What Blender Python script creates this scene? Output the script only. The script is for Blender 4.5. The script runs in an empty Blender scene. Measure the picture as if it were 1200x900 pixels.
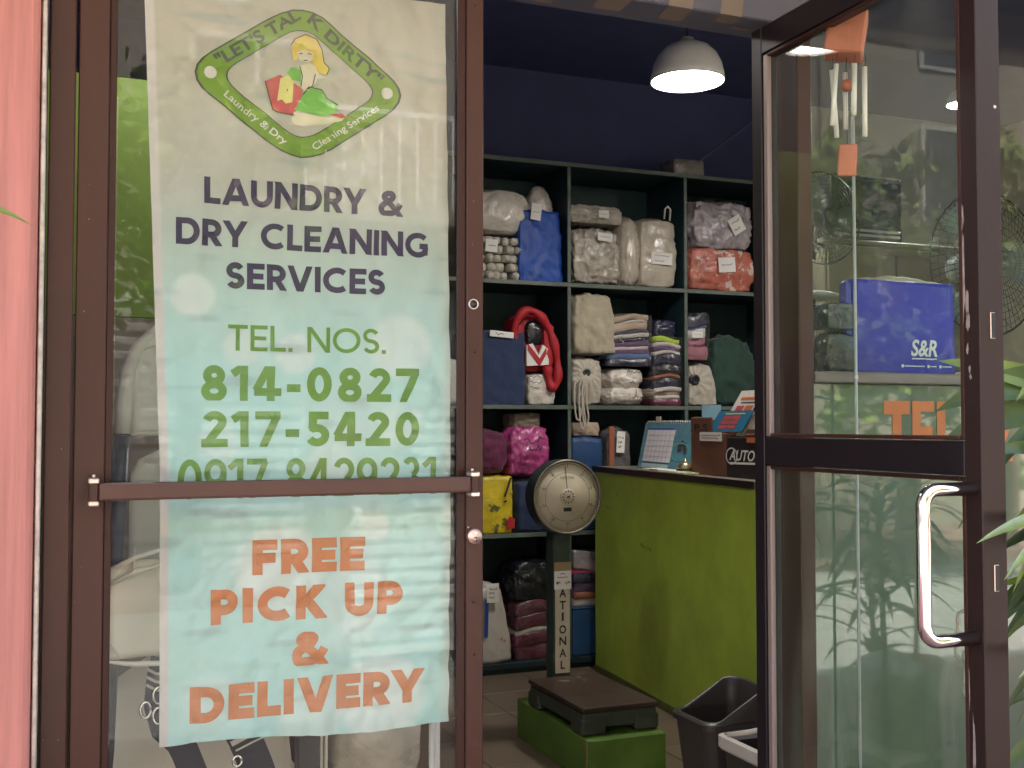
import bpy, bmesh, math, random
from mathutils import Vector, Matrix, noise
R = math.radians
random.seed(7)
SC = bpy.context.scene
COL = SC.collection

# ------------------------------------------------------------------ camera
cam_d = bpy.data.cameras.new("Camera")
cam = bpy.data.objects.new("Camera", cam_d)
COL.objects.link(cam)
cam_d.sensor_width = 36.0
cam_d.lens = 39.0
cam_d.clip_start = 0.05
cam_d.clip_end = 400
cam.location = (0, -2.437, 1.45)
cam.rotation_euler = (R(90) + math.atan(48 / 1300), 0, R(-22.0))
SC.camera = cam

# ------------------------------------------------------------------ sky, sun, exposure
W = bpy.data.worlds.new("World")
SC.world = W
W.use_nodes = True
wn = W.node_tree.nodes
sky = wn.new("ShaderNodeTexSky")
sky.sky_type = 'NISHITA'
sky.sun_disc = False
SUN_EL, SUN_AZ = 56, 20          # the sun stands behind the shop: its front is in open shade
sky.sun_elevation = R(SUN_EL)
sky.sun_rotation = R(SUN_AZ)
sky.air_density = 0.7
sky.dust_density = 4.0
sky.ozone_density = 0.3
bg = wn["Background"]
bg.inputs[1].default_value = 0.15
W.node_tree.links.new(sky.outputs[0], bg.inputs[0])
sd = bpy.data.lights.new("Sun", 'SUN')
sd.energy = 2.6
sd.angle = R(0.6)
sd.color = (1.0, 0.94, 0.84)
so = bpy.data.objects.new("Sun", sd)
COL.objects.link(so)
so.rotation_euler = (R(90 - SUN_EL), 0, R(180 - SUN_AZ))
so.location = (0, 20, 30)
SC.view_settings.view_transform = 'Standard'
SC.view_settings.look = 'None'
SC.view_settings.gamma = 1.0
SC.view_settings.use_curve_mapping = False
SC.view_settings.exposure = 3.15
try:
    SC.cycles.use_denoising = True
    SC.cycles.max_bounces = 10
    SC.cycles.transparent_max_bounces = 24
    SC.cycles.sample_clamp_indirect = 4.0
except Exception:
    pass

# ------------------------------------------------------------------ materials
MATS = {}


def M(name, col, rough=0.5, metal=0.0, var=0.18, scale=6.0, bump=0.0, bscale=60.0, coat=0.0,
      stretch=(1, 1, 1), spec=0.5, wear=None, wear_amt=0.0, wear_scale=14.0, sheen=0.0, attr=None, trans=0.0):
    if name in MATS:
        return MATS[name]
    m = bpy.data.materials.new(name)
    m.use_nodes = True
    nt = m.node_tree
    N, L = nt.nodes, nt.links
    p = N["Principled BSDF"]
    tc = N.new("ShaderNodeTexCoord")
    mp = N.new("ShaderNodeMapping")
    mp.inputs['Scale'].default_value = stretch
    L.new(tc.outputs['Object'], mp.inputs[0])
    nz = N.new("ShaderNodeTexNoise")
    nz.inputs['Scale'].default_value = scale
    nz.inputs['Detail'].default_value = 6
    nz.inputs['Roughness'].default_value = 0.65
    L.new(mp.outputs[0], nz.inputs[0])
    rp = N.new("ShaderNodeMapRange")
    rp.inputs['From Min'].default_value = 0.3
    rp.inputs['From Max'].default_value = 0.7
    rp.inputs['To Min'].default_value = 1 - var
    rp.inputs['To Max'].default_value = 1 + var
    L.new(nz.outputs['Fac'], rp.inputs[0])
    mul = N.new("ShaderNodeMix")
    mul.data_type = 'RGBA'
    mul.blend_type = 'MULTIPLY'
    mul.inputs['Factor'].default_value = 1.0
    if attr:
        at_ = N.new("ShaderNodeAttribute")
        at_.attribute_name = attr
        L.new(at_.outputs['Color'], mul.inputs['A'])
    else:
        mul.inputs['A'].default_value = (*col, 1)
    L.new(rp.outputs[0], mul.inputs['B'])
    out = mul.outputs['Result']
    if wear:
        n2 = N.new("ShaderNodeTexNoise")
        n2.inputs['Scale'].default_value = wear_scale
        n2.inputs['Detail'].default_value = 8
        n2.inputs['Roughness'].default_value = 0.7
        L.new(mp.outputs[0], n2.inputs[0])
        r2 = N.new("ShaderNodeMapRange")
        r2.inputs['From Min'].default_value = 0.72 - wear_amt
        r2.inputs['From Max'].default_value = 0.75 - wear_amt
        L.new(n2.outputs['Fac'], r2.inputs[0])
        mx = N.new("ShaderNodeMix")
        mx.data_type = 'RGBA'
        L.new(r2.outputs[0], mx.inputs['Factor'])
        L.new(out, mx.inputs['A'])
        mx.inputs['B'].default_value = (*wear, 1)
        out = mx.outputs['Result']
    L.new(out, p.inputs['Base Color'])
    rr = N.new("ShaderNodeMapRange")
    rr.inputs['To Min'].default_value = max(0.02, rough - 0.08)
    rr.inputs['To Max'].default_value = min(1, rough + 0.08)
    L.new(nz.outputs['Fac'], rr.inputs[0])
    L.new(rr.outputs[0], p.inputs['Roughness'])
    p.inputs['Metallic'].default_value = metal
    p.inputs['Specular IOR Level'].default_value = spec
    p.inputs['Coat Weight'].default_value = coat
    p.inputs['Coat Roughness'].default_value = 0.12
    if sheen:
        p.inputs['Sheen Weight'].default_value = sheen
    if bump:
        n3 = N.new("ShaderNodeTexNoise")
        n3.inputs['Scale'].default_value = bscale
        n3.inputs['Detail'].default_value = 6
        n3.inputs['Distortion'].default_value = 1.6 if coat else 0.0
        L.new(mp.outputs[0], n3.inputs[0])
        b = N.new("ShaderNodeBump")
        b.inputs['Strength'].default_value = bump
        b.inputs['Distance'].default_value = 0.01
        L.new(n3.outputs['Fac'], b.inputs['Height'])
        L.new(b.outputs[0], p.inputs['Normal'])
        if coat:
            L.new(b.outputs[0], p.inputs['Coat Normal'])
    MATS[name] = m
    return m


def glass(name, tint=(0.93, 0.96, 0.95), dirt=0.03, f0=0.05, dirtcol=(0.75, 0.75, 0.72)):
    m = bpy.data.materials.new(name)
    m.use_nodes = True
    nt = m.node_tree
    N, L = nt.nodes, nt.links
    N.remove(N["Principled BSDF"])
    out = N["Material Output"]
    tr = N.new("ShaderNodeBsdfTransparent")
    tr.inputs[0].default_value = (*tint, 1)
    gl = N.new("ShaderNodeBsdfGlossy")
    gl.inputs['Roughness'].default_value = 0.0
    lw = N.new("ShaderNodeLayerWeight")
    pw = N.new("ShaderNodeMath"); pw.operation = 'POWER'; pw.inputs[1].default_value = 5.0
    L.new(lw.outputs['Facing'], pw.inputs[0])
    mr = N.new("ShaderNodeMapRange")
    mr.inputs['To Min'].default_value = f0
    mr.inputs['To Max'].default_value = 1.0
    L.new(pw.outputs[0], mr.inputs[0])
    mx = N.new("ShaderNodeMixShader")
    L.new(mr.outputs[0], mx.inputs[0]); L.new(tr.outputs[0], mx.inputs[1]); L.new(gl.outputs[0], mx.inputs[2])
    df = N.new("ShaderNodeBsdfDiffuse")
    df.inputs[0].default_value = (*dirtcol, 1)
    tc = N.new("ShaderNodeTexCoord")
    mp = N.new("ShaderNodeMapping"); mp.inputs['Scale'].default_value = (1, 1, 0.35)
    nz = N.new("ShaderNodeTexNoise"); nz.inputs['Scale'].default_value = 9; nz.inputs['Detail'].default_value = 8
    L.new(tc.outputs['Object'], mp.inputs[0]); L.new(mp.outputs[0], nz.inputs[0])
    d2 = N.new("ShaderNodeMapRange")
    d2.inputs['From Min'].default_value = 0.4; d2.inputs['From Max'].default_value = 0.75
    d2.inputs['To Min'].default_value = dirt * 0.4; d2.inputs['To Max'].default_value = dirt * 2
    L.new(nz.outputs['Fac'], d2.inputs[0])
    mx2 = N.new("ShaderNodeMixShader")
    L.new(d2.outputs[0], mx2.inputs[0]); L.new(mx.outputs[0], mx2.inputs[1]); L.new(df.outputs[0], mx2.inputs[2])
    L.new(mx2.outputs[0], out.inputs[0])
    MATS[name] = m
    return m


def emit(name, col, s):
    m = bpy.data.materials.new(name)
    m.use_nodes = True
    p = m.node_tree.nodes["Principled BSDF"]
    p.inputs['Base Color'].default_value = (*col, 1)
    p.inputs['Emission Color'].default_value = (*col, 1)
    p.inputs['Emission Strength'].default_value = s
    return m


BROWN = M("bronze_aluminium", (0.056, 0.022, 0.0145), 0.40, 0.0, 0.18, 5, 0.03, 90, stretch=(1, 1, .2), spec=.28,
          wear=(0.26, 0.18, 0.14), wear_amt=-0.005, wear_scale=30)
BROWN_D = M("bronze_bead", (0.036, 0.013, 0.009), 0.42, 0.0, 0.1, 5, stretch=(1, 1, .2), spec=.25)
DARKAL = M("dark_bronze_rail", (0.016, 0.011, 0.012), 0.35, 0, .1, 5, spec=.25)
TAN = M("tan_strip", (0.17, 0.13, 0.10), .6)
SILVER = M("chrome", (0.85, 0.80, 0.76), .09, 1.0, .05, 4)
CLIP = M("brushed_clip", (0.72, 0.60, 0.53), .3, .8, .1, 20)
BRASS = M("lock_metal", (0.80, 0.55, 0.45), .32, .75, .1, 20)
BLACK = M("black_plastic", (0.012, 0.012, 0.014), .4)
PAPER = M("white_paper", (0.72, 0.70, 0.67), .7, 0, .06)
INK = M("black_ink", (0.012, 0.012, 0.018), .6, 0, .05)
WHITEPL = M("white_plastic", (0.66, 0.61, 0.54), .38, 0, .08, 4)
GLASS_L = glass("door_glass", dirt=0.005, f0=0.022)
GLASS_R = glass("leaf_glass", dirt=0.010, f0=0.035, tint=(0.92, 0.96, 0.94))
GLASS_D = glass("dusty_leaf_glass", dirt=0.032, f0=0.035, tint=(0.90, 0.95, 0.93), dirtcol=(0.64, 0.72, 0.48))
GLASS_W = glass("window_glass", dirt=0.014, f0=0.022, tint=(0.92, 0.95, 0.93))

# ------------------------------------------------------------------ object helpers
ORG = {}


def base(parent):
    return ORG.get(parent.name_full, Vector((0, 0, 0))) if parent else Vector((0, 0, 0))


def thing(name, label, cat, loc=(0, 0, 0), group=None):
    o = bpy.data.objects.new(name, None)
    o.empty_display_size = 0.05
    COL.objects.link(o)
    o.location = loc
    o['label'] = label
    o['category'] = cat
    if group:
        o['group'] = group
    ORG[o.name_full] = Vector(loc)
    return o


def tag(o, label, cat, group=None):
    o['label'] = label
    o['category'] = cat
    if group:
        o['group'] = group
    return o


def obj(name, bm, mat, parent=None, smooth=False, kind=None):
    """bmesh in world coordinates -> one mesh object, local to its parent's base"""
    org = base(parent)
    own = Vector((0, 0, 0))
    if parent is None and bm.verts:
        xs = [v.co.x for v in bm.verts]; ys = [v.co.y for v in bm.verts]; zs = [v.co.z for v in bm.verts]
        own = Vector(((min(xs) + max(xs)) / 2, (min(ys) + max(ys)) / 2, min(zs)))
        org = own
    for v in bm.verts:
        v.co -= org
    me = bpy.data.meshes.new(name)
    bm.to_mesh(me)
    bm.free()
    if smooth:
        for p in me.polygons:
            p.use_smooth = True
    for mm in (mat if isinstance(mat, (list, tuple)) else [mat]):
        me.materials.append(mm)
    o = bpy.data.objects.new(name, me)
    COL.objects.link(o)
    if parent:
        o.parent = parent
    else:
        o.location = own
    ORG[o.name_full] = org.copy()
    if kind:
        o['kind'] = kind
    return o


def bx(bm, x0, x1, y0, y1, z0, z1, bev=0.0, seg=1, rot=None, piv=None, mi=0):
    r = bmesh.ops.create_cube(bm, size=1.0)
    vs = r['verts']
    for v in vs:
        v.co = Vector(((x0 + x1) / 2 + v.co.x * (x1 - x0), (y0 + y1) / 2 + v.co.y * (y1 - y0), (z0 + z1) / 2 + v.co.z * (z1 - z0)))
    fs = list({f for v in vs for f in v.link_faces})
    for f in fs:
        f.material_index = mi
    if bev > 0:
        es = list({e for v in vs for e in v.link_edges})
        rb = bmesh.ops.bevel(bm, geom=es, offset=bev, segments=seg, affect='EDGES', profile=0.5)
        vs = list({v for f in rb['faces'] for v in f.verts} | {v for v in vs if v.is_valid})
    if rot is not None:
        pv = Vector(piv) if piv is not None else Vector(((x0 + x1) / 2, (y0 + y1) / 2, (z0 + z1) / 2))
        for v in vs:
            if v.is_valid:
                v.co = pv + rot @ (v.co - pv)
    return vs


def box(name, x0, x1, y0, y1, z0, z1, mat, parent=None, bev=0.002, seg=1, rot=None, piv=None, kind=None):
    bm = bmesh.new()
    bx(bm, x0, x1, y0, y1, z0, z1, bev, seg, rot, piv)
    return obj(name, bm, mat, parent, kind=kind)


def tube_into(bm, pts, rad, seg=10, cap=True):
    pts = [Vector(p) for p in pts]
    rads = rad if isinstance(rad, (list, tuple)) else [rad] * len(pts)
    rings = []
    prev = None
    for i, p in enumerate(pts):
        t = (pts[min(i + 1, len(pts) - 1)] - pts[max(i - 1, 0)]).normalized()
        if prev is None:
            a = t.cross(Vector((0, 0, 1)))
            if a.length < 1e-3:
                a = t.cross(Vector((1, 0, 0)))
            a.normalize()
        else:
            a = (prev - t * prev.dot(t)).normalized()
        prev = a
        b = t.cross(a)
        rings.append([bm.verts.new(p + (a * math.cos(2 * math.pi * k / seg) + b * math.sin(2 * math.pi * k / seg)) * rads[i]) for k in range(seg)])
    for i in range(len(rings) - 1):
        for k in range(seg):
            bm.faces.new((rings[i][k], rings[i][(k + 1) % seg], rings[i + 1][(k + 1) % seg], rings[i + 1][k]))
    if cap:
        bm.faces.new(list(reversed(rings[0])))
        bm.faces.new(rings[-1])


def tube(name, pts, rad, mat, parent=None, seg=10):
    bm = bmesh.new()
    tube_into(bm, pts, rad, seg)
    bmesh.ops.recalc_face_normals(bm, faces=bm.faces)
    return obj(name, bm, mat, parent, smooth=True)


def lathe_into(bm, prof, center, axis='z', seg=32, ring=False):
    """prof: list of (r, h); ring=True closes the profile on itself"""
    if ring:
        prof = list(prof) + [prof[0]]
    c = Vector(center)
    rings = []
    for r, h in prof:
        ring = []
        for k in range(seg):
            a = 2 * math.pi * k / seg
            if axis == 'z':
                v = Vector((r * math.cos(a), r * math.sin(a), h))
            elif axis == 'y':
                v = Vector((r * math.cos(a), h, r * math.sin(a)))
            else:
                v = Vector((h, r * math.cos(a), r * math.sin(a)))
            ring.append(bm.verts.new(c + v))
        rings.append(ring)
    for i in range(len(rings) - 1):
        for k in range(seg):
            bm.faces.new((rings[i][k], rings[i][(k + 1) % seg], rings[i + 1][(k + 1) % seg], rings[i + 1][k]))
    closed = prof[0] == prof[-1]
    for ring, (r, h) in ((rings[0], prof[0]), (rings[-1], prof[-1])):
        if r > 1e-4 and not closed:
            bm.faces.new(ring)
    bmesh.ops.remove_doubles(bm, verts=bm.verts, dist=1e-5)
    bmesh.ops.recalc_face_normals(bm, faces=bm.faces)


def lathe(name, prof, center, mat, parent=None, axis='z', seg=32, smooth=True, ring=False):
    bm = bmesh.new()
    lathe_into(bm, prof, center, axis, seg, ring)
    o = obj(name, bm, mat, parent, smooth=smooth)
    return o


def poly_prism(name, pts, y0, y1, mat, parent=None, bev=0):
    """pts in (x,z); prism from y0 (front) to y1"""
    bm = bmesh.new()
    f = [bm.verts.new((x, y0, z)) for x, z in pts]
    b = [bm.verts.new((x, y1, z)) for x, z in pts]
    n = len(pts)
    bm.faces.new(f)
    bm.faces.new(list(reversed(b)))
    for i in range(n):
        bm.faces.new((f[i], b[i], b[(i + 1) % n], f[(i + 1) % n]))
    bmesh.ops.recalc_face_normals(bm, faces=bm.faces)
    if bev:
        bmesh.ops.bevel(bm, geom=list(bm.edges), offset=bev, segments=1, affect='EDGES')
    return obj(name, bm, mat, parent)


def nz3(x, y, z, f, s):
    return noise.noise(Vector((x * f + s * 3.7, y * f - s * 1.9, z * f + s * 0.7)))


def blob_bm(x0, x1, y0, y1, z0, z1, e=0.45, amp=0.06, freq=3.0, fold=0.05, ffreq=6.0, seed=0, n=14, sag=0.0, fdir=(1, 1, 1)):
    """a soft stuffed cloth or plastic bundle filling the given box"""
    bm = bmesh.new()
    bmesh.ops.create_cube(bm, size=2.0)
    bmesh.ops.subdivide_edges(bm, edges=bm.edges, cuts=n, use_grid_fill=True)
    sx, sy, sz = (x1 - x0) / 2, (y1 - y0) / 2, (z1 - z0) / 2
    for v in bm.verts:
        p = v.co.copy()
        s = p.normalized() * 1.18
        q = p.lerp(s, e)
        w = q.normalized()
        px, py, pz = q.x * sx, q.y * sy, q.z * sz
        d = amp * nz3(px, py, pz, freq / max(sx, sz), seed)
        rr = 1 - abs(nz3(px * fdir[0], py * fdir[1], pz * fdir[2], ffreq / max(sx, sz), seed + 11)) * 2.2
        r2 = 1 - abs(nz3(px * fdir[1], py * fdir[2], pz * fdir[0], ffreq * 2.3 / max(sx, sz), seed + 23)) * 2.4
        d += .48 * fold * (rr - 0.5) + fold * .2 * (r2 - .5)
        q = q + w * d
        if sag:
            q.x *= 1 + sag * (-q.z) * 0.35
            q.y *= 1 + sag * (-q.z) * 0.35
        v.co = q
    mn = Vector([min(v.co[i] for v in bm.verts) for i in range(3)])
    mx = Vector([max(v.co[i] for v in bm.verts) for i in range(3)])
    lo = Vector((x0, y0, z0)); hi = Vector((x1, y1, z1))
    zf = mn.z + 0.07 * (mx.z - mn.z)
    for v in bm.verts:
        v.co.z = max(v.co.z, zf)
    mn.z = zf
    for v in bm.verts:
        for i in range(3):
            v.co[i] = lo[i] + (v.co[i] - mn[i]) / (mx[i] - mn[i]) * (hi[i] - lo[i])
    return bm


def blob(name, *a, mat=None, parent=None, **k):
    return obj(name, blob_bm(*a, **k), mat, parent, smooth=True)


def gathered(name, x0, x1, y0, y1, z0, z1, mx_, mz_, mat, parent, seed, pleats=15, **k):
    """a stuffed drawstring bag: cloth pleats run outwards from the gathered mouth"""
    bm = blob_bm(x0, x1, y0, y1, z0, z1, seed=seed, **k)
    for v in bm.verts:
        if v.co.y < (y0 + y1) / 2:
            dx, dz = v.co.x - mx_, v.co.z - mz_
            r_ = math.hypot(dx, dz)
            a = math.atan2(dz, dx) * pleats + 2 * nz3(dx, 0, dz, 9, seed)
            v.co.y += .010 * math.sin(a) * min(1, r_ / .03) * max(0, 1 - r_ / .20) + .022 * math.exp(-(r_ / .022) ** 2)
    return obj(name, bm, mat, parent, smooth=True)


def smooth_path(P_, k=5):
    P_ = [Vector(p) for p in P_]
    out = []
    for i in range(len(P_) - 1):
        p0, p1, p2, p3 = P_[max(i - 1, 0)], P_[i], P_[i + 1], P_[min(i + 2, len(P_) - 1)]
        for q in range(k):
            t = q / k
            out.append(.5 * (2 * p1 + (p2 - p0) * t + (2 * p0 - 5 * p1 + 4 * p2 - p3) * t * t + (3 * p1 - p0 - 3 * p2 + p3) * t ** 3))
    return out + [P_[-1]]


TXT = {}


def text_bm(s, bold=0.0, shear=0.0):
    """flat lettering as (verts2d, faces), unit height"""
    key = (s, bold, shear)
    if key not in TXT:
        cu = bpy.data.curves.new("lettering", 'FONT')
        cu.body = s
        cu.offset = bold
        cu.shear = shear
        cu.resolution_u = 4
        o = bpy.data.objects.new("lettering", cu)
        COL.objects.link(o)
        dg = bpy.context.evaluated_depsgraph_get()
        me = bpy.data.meshes.new_from_object(o.evaluated_get(dg))
        vs = [(v.co.x, v.co.y) for v in me.vertices]
        fs = [list(p.vertices) for p in me.polygons]
        bpy.data.objects.remove(o)
        bpy.data.curves.remove(cu)
        bpy.data.meshes.remove(me)
        TXT[key] = (vs, fs)
    return TXT[key]


def text_obj(name, s, fit, place, mat, parent, bold=0.0, grid=0.0, shear=0.0):
    """fit=(u0,u1,v0,v1) fills that box; place(u,v)->world point"""
    vs, fs = text_bm(s, bold, shear)
    ax = min(v[0] for v in vs); bxx = max(v[0] for v in vs)
    ay = min(v[1] for v in vs); by = max(v[1] for v in vs)
    u0, u1, v0, v1 = fit
    bm = bmesh.new()
    bv = [bm.verts.new((u0 + (x - ax) / (bxx - ax) * (u1 - u0), v0 + (y - ay) / max(by - ay, 1e-6) * (v1 - v0), 0)) for x, y in vs]
    for f in fs:
        try:
            bm.faces.new([bv[i] for i in f])
        except ValueError:
            pass
    if grid:
        k = math.floor(u0 / grid)
        while k * grid < u1:
            bmesh.ops.bisect_plane(bm, geom=bm.verts[:] + bm.edges[:] + bm.faces[:], plane_co=(k * grid, 0, 0), plane_no=(1, 0, 0))
            k += 1
        k = math.floor(v0 / grid)
        while k * grid < v1:
            bmesh.ops.bisect_plane(bm, geom=bm.verts[:] + bm.edges[:] + bm.faces[:], plane_co=(0, k * grid, 0), plane_no=(0, 1, 0))
            k += 1
    for v in bm.verts:
        v.co = Vector(place(v.co.x, v.co.y))
    return obj(name, bm, mat, parent)


def strokes(name, place, lines, w, mat, parent):
    """hand-drawn marks: polylines in (u,v), given width"""
    bm = bmesh.new()
    for ln in lines:
        for (a, b), (c, d) in zip(ln[:-1], ln[1:]):
            dx, dy = c - a, d - b
            l = math.hypot(dx, dy) or 1e-6
            nx, ny = -dy / l * w / 2, dx / l * w / 2
            q = [(a + nx, b + ny), (a - nx, b - ny), (c - nx, d - ny), (c + nx, d + ny)]
            bm.faces.new([bm.verts.new(place(*p)) for p in q])
    return obj(name, bm, mat, parent)


def scribble(u0, u1, v, h, n, rnd):
    pts = []
    for i in range(n + 1):
        pts.append((u0 + (u1 - u0) * i / n, v + h * (rnd.random() - .5) * (1 if i % 2 else .6)))
    return pts


# ------------------------------------------------------------------ own block lettering (monoline strokes)
def arcp(cx, cy, rx, ry, a0, a1, n=16):
    return [(cx + rx * math.cos(R(a0 + (a1 - a0) * k / n)), cy + ry * math.sin(R(a0 + (a1 - a0) * k / n))) for k in range(n + 1)]


def glyph(c, w):
    """strokes of one character, cap height 1, stroke width w -> (strokes, width)"""
    h = w / 2
    if c == 'I': return [[(h, 0), (h, 1)]], w
    if c == 'L': return [[(h, 0), (h, 1)], [(h, h), (.56, h)]], .56
    if c == 'E': return [[(h, 0), (h, 1)], [(h, h), (.60, h)], [(h, .5), (.56, .5)], [(h, 1 - h), (.60, 1 - h)]], .60
    if c == 'F': return [[(h, 0), (h, 1)], [(h, .48), (.54, .48)], [(h, 1 - h), (.58, 1 - h)]], .58
    if c == 'T': return [[(0, 1 - h), (.68, 1 - h)], [(.34, 0), (.34, 1 - h)]], .68
    if c == 'N': return [[(h, 0), (h, 1)], [(.82 - h, 0), (.82 - h, 1)], [(h * .5, 1.06), (.82 - h * .5, -.06)]], .82
    if c == 'D': return [[(h, 0), (h, 1)], [(h, h), (.36, h)] + arcp(.36, .5, .44 - h, .5 - h, -90, 90) + [(h, 1 - h)]], .80
    if c == 'O': return [arcp(.5, .5, .5 - h, .5 - h, 0, 360, 32)], 1.0
    if c == 'C': return [arcp(.5, .5, .5 - h, .5 - h, 48, 312, 28)], .86
    if c == 'G': return [arcp(.5, .5, .5 - h, .5 - h, 45, 318, 28) + [(.88 - h, .16)], [(.88 - h, .10), (.88 - h, .52)], [(.56, .46), (.88, .46)]], .90
    if c == 'S':
        W_ = .62; rx = W_ / 2 - h * .95; ry = .25 - h / 2
        return [arcp(W_ / 2, .75 - h / 2, rx, ry, 25, 270, 18) + arcp(W_ / 2, .25 + h / 2, rx, ry, 90, -155, 18)[1:]], W_
    if c == 'U': return [[(h, 1), (h, .42)] + arcp(.38, .38, .38 - h, .38 - h, 180, 360) + [(.76 - h, .42), (.76 - h, 1)]], .76
    if c == 'V': return [[(h * .95 - .03, 1.08), (.43, -.02)], [(.86 - h * .95 + .03, 1.08), (.43, -.02)]], .86
    if c == 'A': return [[(h * .95 - .03, -.08), (.45, 1.02)], [(.90 - h * .95 + .03, -.08), (.45, 1.02)], [(.2, .27), (.70, .27)]], .90
    if c == 'Y': return [[(h * .8 - .04, 1.08), (.40, .40)], [(.80 - h * .8 + .04, 1.08), (.40, .40)], [(.40, 0), (.40, .46)]], .80
    if c == 'K': return [[(h, 0), (h, 1)], [(.74 - h * .4, 1.06), (h, .40)], [(.30, .56), (.80 - h * .7, -.06)]], .76
    if c in 'PR':
        b_ = .47 - h * .4
        st_ = [[(h, 0), (h, 1)], [(h, 1 - h), (.34, 1 - h)] + arcp(.34, (1 - h + b_) / 2, .29 - h * .6, (1 - h - b_) / 2, 90, -90) + [(h, b_)]]
        if c == 'R':
            st_.append([(.30, .50), (.68 - h * .6, -.06)])
        return st_, (.66 if c == 'R' else .63 + h * .4)
    if c == '&':
        P_ = [(.92 - h * .6, -.05), (.62, .28), (.28, .66), (.23, .78), (.30, .90 - h * .35), (.42, .935 - h * .3), (.54, .87 - h * .3), (.545, .74), (.42, .60), (.18, .44), (h, .27), (.17, .5 * h + .06), (.38, h), (.58, .15), (.74, .34), (.82, .50)]
        out = []
        for i in range(len(P_) - 1):
            p0, p1, p2, p3 = P_[max(i - 1, 0)], P_[i], P_[i + 1], P_[min(i + 2, len(P_) - 1)]
            for k in range(4):
                t = k / 4
                out.append(tuple(.5 * (2 * p1[q] + (p2[q] - p0[q]) * t + (2 * p0[q] - 5 * p1[q] + 4 * p2[q] - p3[q]) * t * t + (3 * p1[q] - p0[q] - 3 * p2[q] + p3[q]) * t ** 3) for q in (0, 1)))
        return [out + [P_[-1]]], .88
    if c == '0': return [arcp(.32, .5, .32 - h, .5 - h, 0, 360, 28)], .64
    if c == '1': return [[(.38 - h, 0), (.38 - h, 1)], [(.38 - h, 1.02 - h * .3), (.0, .76)]], .40
    if c == '2': return [arcp(.30, .70, .29 - h, .30 - h, 165, -35, 16) + [(.04 + h, h * 1.3)], [(0, h), (.60, h)]], .60
    if c == '3': return [arcp(.28, .75 - h * .3, .27 - h, .25 - h * .6, 150, -80, 14), arcp(.28, .28, .31 - h, .28 - h, 85, -155, 16)], .60
    if c == '4': return [[(.50 - h, 0), (.50 - h, 1)], [(.52 - h * 1.4, 1.04), (h * .4, .30)], [(0, .26), (.64, .26)]], .64
    if c == '5': return [[(.10, 1 - h), (.56, 1 - h)], [(.10 + h, 1), (.07 + h, .50)], [(.07 + h * .7, .56)] + arcp(.29, .32, .31 - h, .32 - h, 112, -150, 18)], .60
    if c == '7': return [[(0, 1 - h), (.58, 1 - h)], [(.60 - h * .9, 1 - h), (.10 + h * .6, -.06)]], .58
    if c == '8': return [arcp(.31, .75 - h * .35, .27 - h, .25 - h * .62, 0, 360, 24), arcp(.31, .27, .31 - h, .27 - h * .7, 0, 360, 24)], .62
    if c == '9': return [arcp(.31, .67, .31 - h, .33 - h, 0, 360, 26), arcp(.14, .66, .48 - h, .66, 0, -58, 10)], .62
    if c == '-': return [[(.02, .38), (.34, .38)]], .36
    if c == '.': return [[(0, h), (w, h)]], w
    return [], .34


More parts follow.
